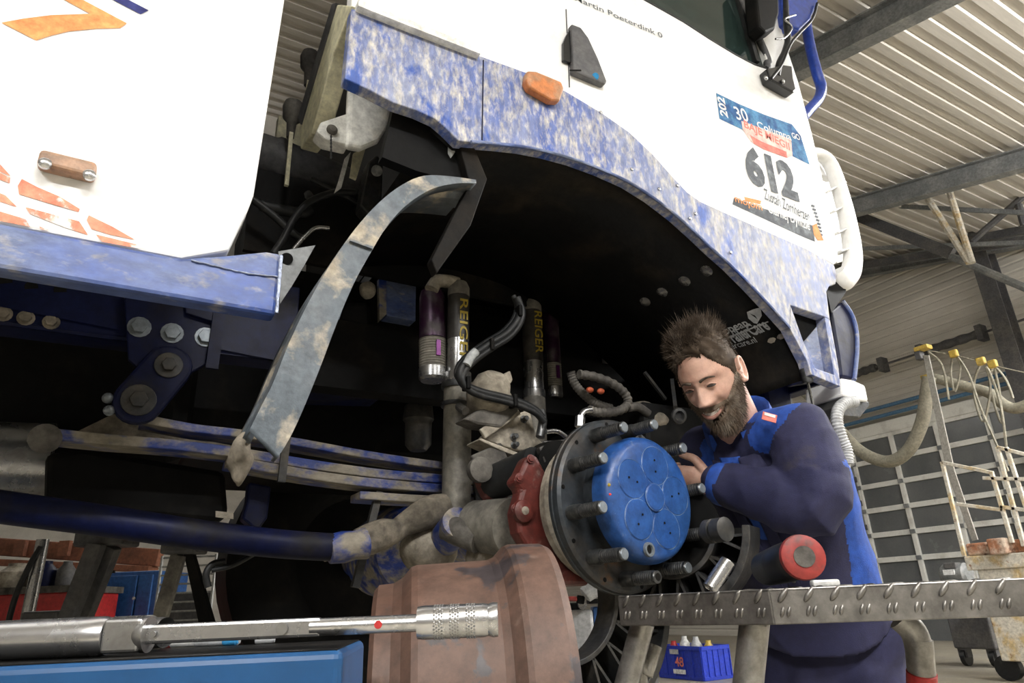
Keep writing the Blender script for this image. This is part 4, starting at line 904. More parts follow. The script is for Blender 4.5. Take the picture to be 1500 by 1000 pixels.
for a, b in ((381, 320), (381, 340), (399, 320), (399, 340), (385, 352)): MB().cyl(oy(a, b, 2.199), oy(a, b, 2.190), .012, n=12).build('block_bolt', 'rust', EB)
poly('block_cover', ((372, 314), (408, 310), (408, 345), (372, 347)), 2.19, .01, 'cast', T, bevel=.004)
MB().b2((.15, 2.45, 1.35), (2.0, 3.2, 2.12)).build('engine_sump', 'black', T, bevel=.06)
MB().b2((-2.5, 2.3, 1.3), (.2, 2.9, 1.8)).build('gearbox', 'black', T, bevel=.06)
# ---- parts in the wheel well
poly('battery_box', ((470, 440), (545, 440), (548, 545), (466, 540)), 2.1, .3, 'black_gloss', T, bevel=.02)
poly('battery_tray', ((440, 545), (585, 552), (585, 562), (440, 556)), 2.08, .3, 'blue_dark', T)
poly('blue_bracket', ((566, 405), (604, 408), (610, 398), (609, 470), (598, 468), (566, 462)), 2.12, .06, 'blue_rail', T, bevel=.003)
poly('blue_bracket', ((555, 408), (566, 405), (566, 460), (556, 470)), 2.12, .02, 'blue_spring', T)
poly('blue_bracket', ((484, 470), (492, 440), (506, 438), (480, 525), (462, 530)), 2.06, .02, 'blue_rail', T)
MB().ell(oy(538, 425, 2.06), (.03, .03, .03)).rough(.004, 2, 60).build('fitting', 'cast', T, sm=50)
FT = MB().lathe([(0, .05), (.05, .055), (.06, .048), (.14, .046), (.16, .03)], oy(613, 595, 2.2), (0, 0, -1), 22).build('filter_bowl', 'dark_metal', T, sm=40)
def canister(cx, y0, y1, wpx, Y, nm='damper_reservoir'):
    p1 = oy(cx[0], y0, Y); p0 = oy(cx[1], y1, Y); L = (p1-p0).length; r = wpx
    prof = [(0, r*.85), (.008, r), (.040, r)]
    for i in range(22): prof.append((.045+i*.0042, r*(1.0 if i % 2 else .93)))
    o = MB().lathe(prof[:3], p0, p1-p0, 28).build(nm, 'steel', T, sm=30)
    MB().lathe([(d_, q) for d_, q in prof[2:]], p0, p1-p0, 28).build('thread', 'shock_tube', o, sm=30)
    MB().lathe([(.137, r*.96), (L-.03, r*.96), (L-.01, r*.85), (L, r*.5)], p0, p1-p0, 28).build('sleeve', 'purple', o, sm=30)
    MB().box(p0+(p1-p0).normalized()*.095+V(.0, -r*.98, 0), (.014, .008, .05)).build('colour_mark', 'purple_bright', o)
    return o
SY = 1.80
canister((633, 634), 424, 558, .043, SY+.04); canister((805, 812), 455, 583, .034, 2.05)
def shock(top, bot, sil, Y, r, r2, nm='shock_absorber'):
    p1 = oy(*top, Y); p0 = oy(*bot, Y); a = (p1-p0).normalized(); L = (p1-p0).length; k = (oy(*sil, Y)-p0).length
    o = MB().lathe([(0, r2), (k-.005, r2), (k, r2*.98)], p0, a, 28).build(nm, 'shock_tube', T, sm=30)
    MB().lathe([(k, r2*.97), (k+.005, r2), (k+.03, r2), (k+.034, r), (k+.14, r)], p0, a, 28).build('collar', 'steel', o, sm=30)
    MB().lathe([(k+.14, r*1.02), (L-.05, r*1.02)], p0, a, 28).build('body_tube', 'shock_dark', o, sm=30)
    MB().lathe([(L-.05, r*1.05), (L-.02, r*1.05), (L, r*.8)], p0, a, 28).build('head', 'shock_tube', o, sm=30)
    return o, p0, a, L, k
o1, q0_, a_, L_, k_ = shock((672, 415), (668, 768), (676, 562), SY, .034, .042)
txt('REIGER', q0_+a_*(L_-.07)+V(-.012, -.036, 0), -a_, V(1, 0, 0), .028, 'decal_yellow', o1, width=.22, bold=.01)
MB().lathe([(0, .044), (.01, .046), (.02, .044)], oy(668, 570, SY), a_, 28).build('clamp_band', 'dark_metal', o1, sm=30)
MB().lathe([(0, .044), (.008, .045), (.012, .044)], oy(667, 596, SY), a_, 28).build('clamp_band', 'dark_metal', o1, sm=30)
o2, q0_, a_, L_, k_ = shock((778, 440), (785, 660), (783, 584), 2.02, .037, .041)
txt('REIGER', q0_+a_*(L_-.06)+V(-.012, -.039, 0), -a_, V(1, 0, 0), .034, 'decal_yellow', o2, width=.17, bold=.01)
MB().tube([oy(a, b, SY) for a, b in ((632, 424), (640, 412), (655, 412), (670, 416))], .022, n=10).rough(.003, 3, 60).build('banjo_block', 'cast', T, sm=50)
# brake chamber and bracket, dusty castings
CHY = 1.66
BC = MB().lathe([(-.06, .02), (-.055, .05), (-.02, .062), (.0, .068), (.012, .068), (.02, .058), (.05, .05), (.07, .03)], oy(716, 580, CHY), cdir(.25, .75, .3), 26).rough(.003, 7, 50).build('brake_chamber', 'cast', T, sm=45)
MB().prism([oy(a, b, CHY-.03) for a, b in ((680, 612), (700, 600), (755, 583), (762, 600), (735, 625), (700, 622))], (0, .07, 0)).rough(.003, 4, 50).build('chamber_skirt', 'cast_dark', BC, bevel=.008)
MB().prism([oy(a, b, CHY-.03) for a, b in ((736, 548), (748, 542), (752, 556), (744, 568), (734, 562))], (0, .03, 0)).build('chamber_port', 'cast', BC, bevel=.005)
MB().cyl(oy(672, 595, CHY), oy(682, 602, CHY-.03), .012, n=10).build('chamber_nut', 'dark_metal', BC)
CB = MB().prism([oy(a, b, CHY) for a, b in ((704, 641), (716, 630), (752, 606), (776, 600), (786, 640), (800, 652), (788, 656), (762, 660), (740, 654))], (0, .02, 0)).rough(.002, 4, 40).build('chamber_bracket', 'cast', T, bevel=.004)
MB().prism([oy(a, b, CHY-.03) for a, b in ((704, 641), (740, 655), (772, 668), (770, 673), (735, 660), (702, 644))], (0, .08, 0)).build('bracket_lip', 'cast', CB, bevel=.002)
MB().bar(oy(706, 636, CHY-.02), oy(758, 600, CHY-.02), .03, .012, (0, 1, 0)).build('bracket_rib', 'cast', CB, bevel=.003)
bolts(((752, 640), (753, 652), (767, 614)), CHY-.002, .008, 'stud', 'bracket_bolt', CB, .02)
MB().bar(oy(694, 680, CHY), oy(738, 660, CHY-.02), .05, .02, (0, 1, 0)).build('slack_arm', 'cast_dark', T, bevel=.005)
MB().lathe([(0, .03), (.01, .034), (.03, .034), (.034, .02)], oy(698, 690, CHY-.03), ND, 20).build('slack_adjuster', 'cast_dark', T, sm=40)
MB().cyl(oy(712, 712, 1.68), oy(786, 680, 1.50), .048, n=26).build('camshaft_tube', 'rubber', T, sm=40)
MB().lathe([(0, .055), (.012, .058), (.03, .055)], oy(716, 710, 1.68), oy(790, 678, 1.48)-oy(712, 712, 1.68), 26).build('tube_clamp', 'red_primer', T, sm=40)
MB().cyl(oy(800, 676, 1.55), oy(818, 674, 1.44), .052, n=26).build('cam_bearing', 'black', T, sm=40)
MB().prism([oy(a, b, 1.45) for a, b in ((790, 655), (805, 648), (826, 650), (815, 672), (798, 678))], (0, .02, 0)).build('dust_shield', 'hub_flange', T, bevel=.004)
HP = MB().tube([oy(a, b, CHY-.04) for a, b in ((792, 600), (795, 615), (793, 630), (791, 640))], .013, n=12).build('hose_fitting', 'stud', T, sm=50)
MB().tube([oy(a, b, 1.6) for a, b in ((800, 632), (818, 632), (835, 645))], .007, n=8).build('steel_pipe', 'steel', T, sm=50)
MB().cyl(oy(795, 648, 1.6), oy(832, 645, 1.55), .004, n=8).build('push_rod', 'chrome', T)
# rubber hoses
HP_ = ((757, 436), (762, 452), (757, 470), (742, 488), (718, 503), (694, 520), (678, 536), (674, 552), (684, 566), (706, 575), (735, 582), (762, 590), (782, 600), (794, 612))
HO = MB().tube([oy(a, b, CHY-.06) for a, b in HP_], .0125, n=12).build('brake_hose', 'rubber', T, sm=60)
MB().tube([oy(a+4, b+6, CHY-.065) for a, b in HP_], .009, n=12).build('brake_hose', 'rubber', T, sm=60)
MB().tube([oy(a-5, b-3, CHY-.05) for a, b in HP_[:9]], .008, n=12).build('brake_hose', 'rubber', T, sm=60)
for a, b in ((759, 455), (718, 504), (752, 586), (683, 560)):
    MB().box(oy(a, b+2, CHY-.062), (.012, .036, .036)).build('cable_tie', 'black', HO, bevel=.003)
MB().tube([oy(a, b, CHY-.07) for a, b in ((683, 535), (690, 522), (697, 515))], .013, n=10).build('hose_tag', 'decal_silver', HO, sm=60)
def wrap(px, Y, r, nm):
    P = [oy(a, b, Y) for a, b in px]
    o = MB().tube(P, lambda t: r*(1+.10*math.sin(t*130)), n=12, k=16).build(nm, 'cast_dark', T, sm=60); return o
wrap(((836, 545), (842, 562), (858, 580), (876, 592), (895, 598)), 1.7, .014, 'wrapped_hose')
wrap(((848, 548), (872, 552), (898, 562), (915, 576), (920, 590), (910, 600), (890, 604), (872, 603), (862, 600)), 1.62, .014, 'wrapped_hose')
MB().tube([oy(a, b, 1.6) for a, b in ((866, 600), (856, 602), (851, 610), (850, 622))], .009, n=10).build('elbow_pipe', 'steel', T, sm=60)
MB().cyl(oy(850, 610, 1.6), oy(849, 625, 1.6), .015, n=6).build('pipe_nut', 'steel', T)
MB().tube([oy(a, b, 1.62) for a, b in ((920, 597), (935, 596), (950, 606))], .014, n=10).build('wrapped_hose', 'cast_dark', T, sm=60)
MB().ell(oy(958, 618, 1.66), (.05, .05, .04)).rough(.006, 5, 50).build('mud_cake', 'mud', T, sm=50)
MB().ell(oy(940, 605, 1.72), (.06, .05, .04)).rough(.006, 6, 50).build('mud_cake', 'mud', T, sm=50)
for a, b in ((864, 571), (880, 573)): MB().ell(oy(a, b, 1.75), (.014, .012, .010), nu=10, nv=8).build('orange_plug', 'orange_plug', T, sm=60)
MB().lathe([(0, .022), (.006, .026), (.012, .024), (.014, .016), (.004, .010)], oy(993, 609, 1.52), cdir(.2, .1, 1), 20).build('lamp_socket', 'dark_metal', T, sm=40)
MB().bar(oy(944, 545, 1.7), oy(975, 585, 1.7), .010, .010).build('wiper_rod', 'dark_metal', T)
MB().bar(oy(985, 560, 1.65), oy(990, 600, 1.55), .012, .03).build('sensor_bracket', 'dark_metal', T)
# far wheel and inner wall
def tyre(c, R, wd, parent, nm):
    MB().lathe([(-wd/2, R*.6), (-wd/2, R*.92), (-wd/2+.04, R), (wd/2-.04, R), (wd/2, R*.92), (wd/2, R*.6), (wd/2-.05, R*.5), (-wd/2+.05, R*.5), (-wd/2, R*.6)], c, (0, 1, 0), 48, caps=False).build(nm, 'black', parent, sm=40)
tyre(V(HX, 3.45, HZ), .60, .38, T, 'far_tyre')
MB().lathe([(0, .36), (.02, .34), (.03, .2), (.06, .15)], V(HX, 3.35, HZ), (0, 1, 0), 36).build('far_rim', 'black', T, sm=40)
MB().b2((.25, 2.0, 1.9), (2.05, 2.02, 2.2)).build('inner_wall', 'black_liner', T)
MB().b2((1.45, 1.62, 1.25), (2.0, 2.3, 1.45)).build('front_crossmember', 'black', T, bevel=.02)
MB().b2((1.9, 1.5, 1.2), (2.05, 3.6, 1.75)).build('front_bumper_core', 'blue_dark', T, bevel=.02)
# ---- front corner: bumper, deflector, bull bar, mirror
BP = MB().prism([oy(a, b, YF+.04) for a, b in ((1217, 455), (1234, 441), (1247, 460), (1254, 484), (1255, 515), (1251, 556), (1232, 552), (1228, 520))], (0, .25, 0)).build('bumper_wing', 'blue_dark', T, bevel=.01, seg=3)
MB().tube([oy(a, b, YF+.04) for a, b in ((1234, 441), (1247, 460), (1254, 484), (1255, 515), (1251, 556))], .008, n=8).build('wing_rim', 'blue_rail', BP, sm=60)
MB().prism([oy(a, b, YF+.01) for a, b in ((1211, 427), (1216, 418), (1226, 412), (1240, 405), (1239, 428), (1228, 444), (1218, 458))], (0, .2, 0)).build('bumper_recess', 'black', T)
MB().prism([oy(a, b, YF-.0) for a, b in ((1233, 553), (1250, 556), (1268, 564), (1273, 588), (1254, 586), (1235, 580))], (0, .14, 0)).build('bumper_corner', 'white', T, bevel=.008)
MB().prism([oy(a, b, YF+.01) for a, b in ((1235, 580), (1273, 588), (1274, 594), (1260, 611), (1234, 609), (1226, 596))], (0, .14, 0)).build('bumper_underside', 'dark_metal', T, bevel=.003)
CT = [oy(a, b, YF-.02) for a, b in ((1252, 588), (1238, 590), (1228, 600), (1226, 618), (1232, 640), (1240, 660), (1242, 680), (1236, 692), (1226, 690))]
MB().tube(CT[:7], lambda t: .017*(1+.09*math.sin(t*190)), n=12, k=24).build('corrugated_conduit', 'jerry', T, sm=60)
MB().tube(CT[5:], .009, n=8).build('cable_tail', 'jerry', T, sm=60)
DF = MB().tube([oy(a, b, YF+.02) for a, b in ((1186, 224), (1204, 228), (1218, 244), (1232, 285), (1243, 330), (1249, 372), (1246, 398), (1233, 412), (1222, 400))], lambda t: .022+.018*t, n=14).build('air_deflector', 'white', T, sm=60)
MB().prism([oy(a, b, YF+.05) for a, b in ((1192, 228), (1210, 236), (1221, 262), (1204, 256))], (0, .03, 0)).build('deflector_fin', 'white', DF, bevel=.004)
for a, b, c, e in ((1206, 284, 1230, 272), (1212, 314, 1236, 303), (1218, 345, 1242, 335), (1222, 372, 1244, 366)):
    MB().bar(oy(a, b, YF+.04), oy(c, e, YF+.04), .06, .006).build('deflector_slat', 'white', DF)
MB().prism([oy(a, b, YF+.12) for a, b in ((1202, 250), (1222, 246), (1240, 330), (1244, 380), (1226, 385))], (0, .01, 0)).build('deflector_back', 'white_dirty', DF)
MB().tube([oy(a, b, YF+.06) for a, b in ((1168, -60), (1178, 10), (1185, 60), (1196, 105), (1203, 128), (1199, 145), (1186, 160), (1176, 172))], .022, n=16).build('bull_bar', 'blue_tube', T, sm=60)
MR = MB().prism([oy(a, b, YF-.03) for a, b in ((1142, -40), (1200, -40), (1199, 5), (1188, 28), (1172, 44), (1150, 34), (1146, 10))], (0, .05, 0)).build('mirror_shell', 'blue_tube', T, bevel=.012, seg=3)
MB().prism([oy(a, b, YF-.06) for a, b in ((1104, -40), (1140, -40), (1142, 20), (1136, 42), (1122, 48), (1112, 38))], (0, .06, 0)).build('mirror_housing', 'black', T, bevel=.01)
MM = MB().prism([oy(a, b, YF) for a, b in ((1111, 110), (1122, 108), (1132, 104), (1148, 106), (1150, 125), (1154, 142), (1150, 145), (1132, 135), (1116, 126))], (0, -.04, 0)).build('mirror_mount', 'black_gloss', T, bevel=.006)
for a, b in ((1122, 114), (1147, 119)): MB().ell(oy(a, b, YF-.045), (.008, .006, .010), nu=10, nv=8).build('mount_bolt', 'steel', MM, sm=60)
MB().tube([oy(a, b, YF-.03) for a, b in ((1138, 112), (1142, 92), (1150, 75), (1154, 58), (1152, 35), (1150, 0))], .013, n=12).build('mirror_arm', 'rubber', T, sm=60)
MB().tube([oy(a, b, YF-.04) for a, b in ((1130, 115), (1145, 95), (1158, 65), (1172, 48), (1190, 28), (1197, 5))], .006, n=8).build('mirror_cable', 'rubber', T, sm=60)
MB().tube([oy(a, b, YF-.045) for a, b in ((1136, 57), (1150, 55), (1160, 40), (1150, 28), (1165, 22))], .004, n=8).build('mirror_clip', 'steel', T, sm=60)
# ================================================================ foreground
# blue tool cart, top just below the lens
CT0 = W(502, 951, .66)
zc = CT0.z
c0 = V(CT0.x, CT0.y, 0)
cart = thing('tool_cart', c0-R2*.35+U2*.2, 'blue steel tool cart with the torque wrench lying on it', 'tool cart')
CW = .95; CD_ = .22
R3 = (R2*math.cos(.12)+U2*math.sin(.12)); U3 = (U2*math.cos(.12)-R2*math.sin(.12))
ctr = c0-R3*(CW/2)+U3*(CD_/2)
MB().box(ctr+ZZ*(zc-.035), (CW, CD_, .07), (R3, U3, ZZ)).build('cart_top', 'blue_cart', cart, bevel=.008, seg=3)
MB().box(ctr+ZZ*((zc-.08+.14)/2), (CW-.04, CD_-.04, zc-.08-.14), (R3, U3, ZZ)).build('cart_body', 'blue_cart', cart, bevel=.006)
MB().box(ctr+ZZ*(zc-.0008), (CW-.012, CD_-.012, .003), (R3, U3, ZZ)).build('shadow_sheet', 'black', cart)  # added black sheet, paints the wrench's shadow onto the cart top
for i in range(4):
    MB().box(ctr-U3*(CD_/2-.015)+ZZ*(.22+i*.14), (CW-.10, .02, .125), (R3, U3, ZZ)).build('drawer', 'blue_cart', cart, bevel=.004)
for a in (-1, 1):
    for b in (-1, 1):
        p = ctr+R3*(a*(CW/2-.08))+U3*(b*(CD_/2-.08)); MB().cyl(p+ZZ*.065-R3*.02, p+ZZ*.065+R3*.02, .065, n=18).build('castor_wheel', 'rubber', cart, sm=40)
        MB().box(p+ZZ*.11, (.06, .06, .08), (R3, U3, ZZ)).build('castor_fork', 'steel_dark', cart)
# torque wrench
DW = .70
def tw(px, py, d=DW): return W(px, py, d)
tq = thing('torque_wrench', tw(300, 950), 'long chrome torque wrench with knurled grip lying on the blue cart', 'torque wrench')
wa = (tw(730, 930)-tw(0, 931)); 
p0 = V(*tw(-160, 931).xy, zc+.0203); p1 = V(*tw(160, 931).xy, zc+.0203)
MB().lathe([(0, .0188), (.2, .0192), ((p1-p0).length-.006, .0192), ((p1-p0).length, .0178)], p0, p1-p0, 36).build('head_tube', 'chrome', tq, sm=30)
ax = (p1-p0).normalized()
def along(px): 
    return V(*tw(px, 931).xy, zc+.0203)
MB().box((along(160)+along(214))/2, ((along(214)-along(160)).length, .030, .032), (ax, ZZ.cross(ax), ZZ)).build('coupling', 'steel', tq, bevel=.003)
MB().lathe([(0, .0145), (.006, .0175), (.012, .0175)], along(210)-ax*.006, ax, 30).build('coupling_ring', 'steel', tq, sm=30)
MB().box((along(214)+along(470))/2, ((along(470)-along(214)).length, .013, .0185), (ax, ZZ.cross(ax), ZZ)).build('beam', 'chrome', tq, bevel=.003)
MB().lathe([(0, .0085), ((along(625)-along(455)).length, .0085)], along(455), ax, 24).build('rod', 'chrome', tq, sm=30)
for a in (230, 416): MB().cyl(along(a)-U2*.008, along(a)-U2*.0095, .006 if a > 300 else .003, n=16).build('pin', 'steel', tq)
MB().cyl(along(556)-U2*.008, along(556)-U2*.0095, .004, n=14).build('lock_mark', 'red', tq)
g0 = along(612); g1 = along(730); L = (g1-g0).length
MB().lathe([(0, .011), (.0, .0155), (.006, .0165), (L-.014, .0165), (L-.010, .0155), (L-.005, .0170), (L, .0165), (L, .006)], g0, ax, 36).build('grip', 'chrome', tq, sm=30)
# knurl bands as raised diamond teeth
a_, u_, v_ = frame(ax)
for bnd in range(4):
    k = MB()
    for i in range(30):
        for j in range(4):
            t = 2*math.pi*(i+.5*(j % 2))/30; d = .018+bnd*.0165+j*.0026
            if d > L-.018: continue
            c = g0+ax*d+u_*(.0166*math.cos(t))+v_*(.0166*math.sin(t)); n_ = u_*math.cos(t)+v_*math.sin(t); s_ = -u_*math.sin(t)+v_*math.cos(t)
            k.add([c+s_*.0013, c+ax*.0013, c-s_*.0013, c-ax*.0013, c+n_*.0006], [(0, 1, 4), (1, 2, 4), (2, 3, 4), (3, 0, 4)])
    k.build('knurl_band', 'steel', tq)['kind'] = 'stuff'
# things lying on the cart behind the wrench
sk = thing('socket', V(*W(215, 905, .80).xy, zc), 'round steel socket lying behind the torque wrench coupling', 'socket')
c = V(*W(196, 905, .80).xy, zc+.020)
MB().lathe([(0, .0115), (0, .0195), (.05, .0195), (.052, .017), (.075, .016)], c-R2*.02, R2*.9-U2*.3, 30, caps=False).build('barrel', 'steel', sk, sm=35)
for px, m, r, ln, lab in ((262, 'red', .008, .03, 'red marker cap lying behind the torque wrench'), (288, 'clear', .009, .06, 'white tube lying behind the torque wrench'), (318, 'jerry', .008, .05, 'grey pen barrel lying behind the torque wrench'), (338, 'decal_blue', .008, .015, 'blue bottle cap lying behind the torque wrench'), (388, 'jerry', .007, .02, 'pale screw cap lying beyond the pen on the cart')):
    p = V(*W(px, 912, .85).xy, zc+r); o = MB().lathe([(0, r*.8), (.003, r), (ln, r), (ln+.003, r*.7)], p-R2*ln/2, R2*.98+U2*.2, 16).build('small_item', m, sm=35); tag(o, lab, 'small part')
# ---- brake drum on a low trolley
da = (R2*.988+U2*.155).normalized()
dtop = W(655, 829, 1.14); RD = .215
dz = dtop.z-RD*.985
dc = V(dtop.x, dtop.y, dz)
def dlen(px): return (px-655)/1000*1.14/.985
prof = [(dlen(556), .150), (dlen(554), .178), (dlen(560), .186), (dlen(580), .188), (dlen(592), .196), (dlen(604), .212), (dlen(612), .215), (dlen(712), .219), (dlen(722), .224), (dlen(735), .240), (dlen(742), .243), (dlen(786), .243), (dlen(796), .238), (dlen(797), .200), (dlen(780), .198), (dlen(640), .196)]
BD = thing('brake_drum', V(dc.x, dc.y, dz-.243), 'rusty brown brake drum standing on its rim before the hub', 'brake drum')
MB().lathe(prof, dc, da, 96).build('drum_shell', 'rust_drum', BD, sm=14)
MB().lathe([(dlen(557)-.004, .09), (dlen(557)-.002, .10), (dlen(557)+.002, .155)], dc, da, 64, caps=False).build('drum_face', 'rust_drum', BD, sm=32)
zb = dz-.243
dt = thing('drum_trolley', V(dc.x, dc.y, 0), 'low dark steel trolley carrying the brake drum', 'trolley')
MB().box(V(dc.x, dc.y, zb-.0205)-R2*.02, (.30, .30, .04), (R2, U2, ZZ)).build('deck', 'steel_dark', dt, bevel=.005)
for a in (-1, 1):
    for b in (-1, 1): MB().box(V(dc.x, dc.y, (zb-.04)/2)+R2*(a*.12-.02)+U2*(b*.12), (.04, .04, zb-.04), (R2, U2, ZZ)).build('leg', 'steel_dark', dt)
# ---- step with tread plate top
TH = .05
pL, pC, pR = W(906, 890, 1.22), W(1126, 862, 1.02), W(1530, 859, .95)
ztop = pC.z
pL = V(pL.x, pL.y, ztop); pC = V(pC.x, pC.y, ztop); pR = V(pR.x, pR.y, ztop)
backR = pR+U2*.45; backL = pL+U2*.20+R2*.25
step = thing('work_step', (pC+pR)/2+U2*.2-ZZ*ztop, 'aluminium work step with tread plate top and bent tube legs', 'step')
top = [pL, pC, pR, backR, backL]
MB().prism([p for p in top], (0, 0, -.006)).build('tread_plate', 'alu_plate', step, bevel=.002)
def fascia(a, b): 
    n = (b-a).normalized().cross(ZZ); n = -n if n.dot(U2) > 0 else n
    P = [a, b, b-ZZ*TH, a-ZZ*TH]
    MB().prism(P, -n*.005).build('plate_edge', 'alu_plate', step, bevel=.002)
    L = (b-a).length; d = (b-a).normalized(); cnt = int(L/.034)
    for i in range(cnt):
        c = a+d*((i+.5)*L/cnt)-ZZ*(.010)
        ang = .9; t = d*math.cos(ang)+ZZ*math.sin(ang)
        MB().ell(c+n*.001, (.013, .0035, .0045), (t, n, t.cross(n)), nu=10, nv=6).build('tread_bar', 'alu_plate', step, sm=60)
        for k in range(2):
            c2 = a+d*((i+.5)*L/cnt+(k-.5)*.009)-ZZ*(.033); t2 = d*math.cos(-1.2)+ZZ*math.sin(1.2)
            MB().ell(c2+n*.0005, (.008, .0025, .003), (t2, n, t2.cross(n)), nu=8, nv=5).build('tread_bar', 'alu_plate', step, sm=60)
fascia(pL, pC); fascia(pC, pR)
for i in range(10):
    for j in range(4):
        p = pC+(pR-pC)*((i+.5)/10)+U2*(.05+.1*j); t = (R2 if (i+j) % 2 else U2)
        MB().ell(p, (.014, .004, .002), (t, ZZ.cross(t), ZZ), nu=8, nv=5).build('tread_bar', 'alu_plate', step, sm=60)
def leg(P, r): MB().tube(P, r, n=18, k=6).build('tube_leg', 'alu', step, sm=60)
def fl(p): return V(p.x, p.y, 0)
l0 = W(945, 915, 1.22); 
leg([l0+U2*.02+ZZ*.004, W(918, 1000, 1.22), down(l0+U2*.02+ZZ*.004, W(918, 1000, 1.22))], .021)
l1 = W(1112, 915, 1.06)
leg([l1+U2*.02+ZZ*.004, W(1096, 1000, 1.06), down(l1+U2*.02+ZZ*.004, W(1096, 1000, 1.06))], .023)
l2 = W(1325, 908, 1.1)
leg([W(1318, 905, 1.13), W(1338, 925, 1.12), W(1347, 955, 1.11), W(1351, 1000, 1.1), down(W(1347, 955, 1.11), W(1351, 1000, 1.1))], .021)
MB().cyl(W(1350, 985, 1.1), W(1351, 1040, 1.1), .0225, n=18).build('leg_band', 'red', step, sm=40)
MB().tube([W(960, 945, 1.27), W(948, 985, 1.25), W(940, 1015, 1.24), fl(W(935, 1015, 1.24))], .013, n=12).build('brace', 'alu', step, sm=60)
# hand lamp on the step
h0 = W(1125, 845, 1.25); h1 = W(1178, 815, 1.02)
lampd = (h1-h0).normalized(); h0.z = max(h0.z, ztop+.036)
hl = thing('hand_lamp', V(h0.x, h0.y, ztop), 'black cylindrical hand lamp with a red end cap resting on the step', 'hand lamp')
Lh = (h1-h0).length; dh = (h1-h0).normalized()
MB().lathe([(0, .024), (.01, .030), (Lh*.5, .031), (Lh-.025, .030), (Lh-.02, .027)], h0, dh, 30).build('barrel', 'rubber', hl, sm=35)
MB().lathe([(Lh-.024, .030), (Lh-.012, .0335), (Lh-.003, .032), (Lh, .026), (Lh+.001, .016)], h0, dh, 30).build('end_cap', 'red_bright', hl, sm=35)
MB().cyl(h0+dh*(Lh+.0005), h0+dh*(Lh+.0025), .0155, n=22).build('cap_pad', 'cast_dark', hl, sm=35)
o = MB().box(W(1208, 853, 1.25), (.05, .02, .012), (R2, U2, ZZ)).build('plastic_bag', 'clear', bevel=.004); o.location.z += ztop+.007-W(1208, 853, 1.25).z; tag(o, 'small clear plastic packet lying on the step by the hand lamp', 'packet')
# ================================================================ the mechanic
def ring_loft(mb, rings, n=24):
    """rings: (centre, axisA, axisB, ra, rb)"""
    vs = []
    for c, A, Bx, ra, rb in rings:
        for i in range(n):
            t = 2*math.pi*i/n; vs.append(c+A*(ra*math.cos(t))+Bx*(rb*math.sin(t)))
    m = len(rings)
    fs = [(k*n+i, k*n+(i+1) % n, (k+1)*n+(i+1) % n, (k+1)*n+i) for k in range(m-1) for i in range(n)]
    fs += [tuple(range(n-1, -1, -1)), tuple(range((m-1)*n, m*n))]
    mb.add(vs, fs)
def limb(mb, pts, radii, n=16, k=4):
    P = smooth_path(pts, k); m = len(P); R = []
    for i in range(m):
        t = i/(m-1)*(len(radii)-1); j = min(int(t), len(radii)-2); R.append(radii[j]+(radii[j+1]-radii[j])*(t-j))
    mb.tube(P, lambda t: R[min(int(round(t*(m-1))), m-1)], n=n, smooth=False)
    mb.ell(P[0], (R[0],)*3, nu=n, nv=8); mb.ell(P[-1], (R[-1],)*3, nu=n, nv=8)
def remeshed(mb, voxel, smooth_it=2):
    me = bpy.data.meshes.new('tmp'); me.from_pydata(mb.v, [], mb.f)
    bm = bmesh.new(); bm.from_mesh(me); bmesh.ops.recalc_face_normals(bm, faces=bm.faces); bm.to_mesh(me); bm.free()
    o = bpy.data.objects.new('tmp', me); COL.objects.link(o)
    r = o.modifiers.new('r', 'REMESH'); r.mode = 'VOXEL'; r.voxel_size = voxel
    if smooth_it:
        s = o.modifiers.new('s', 'SMOOTH'); s.factor = .5; s.iterations = smooth_it
    bpy.context.view_layer.update()
    res = bpy.data.meshes.new_from_object(o.evaluated_get(bpy.context.evaluated_depsgraph_get()))
    bpy.data.objects.remove(o); bpy.data.meshes.remove(me)
    for p in res.polygons: p.use_smooth = True
    return res
def seg_dist(p, a, b):
    ab = b-a; t = max(0, min(1, (p-a).dot(ab)/ab.length_squared)); return (p-(a+ab*t)).length
PP = W(1215, 950, 1.80)
MAN = thing('person', V(PP.x, PP.y, 0), 'smiling bearded mechanic in navy and royal blue workwear leaning over the wheel hub', 'person')
UT = cdir(-.40, .90, .15); FT_ = cdir(-.72, -.15, .68); LT = UT.cross(FT_).normalized(); FT_ = LT.cross(UT).normalized()
TR = [((1212, 965, 1.80), .175, .125), ((1200, 880, 1.80), .172, .125), ((1172, 790, 1.80), .175, .125), ((1130, 705, 1.82), .185, .12), ((1102, 655, 1.84), .165, .10), ((1084, 632, 1.85), .075, .07)]
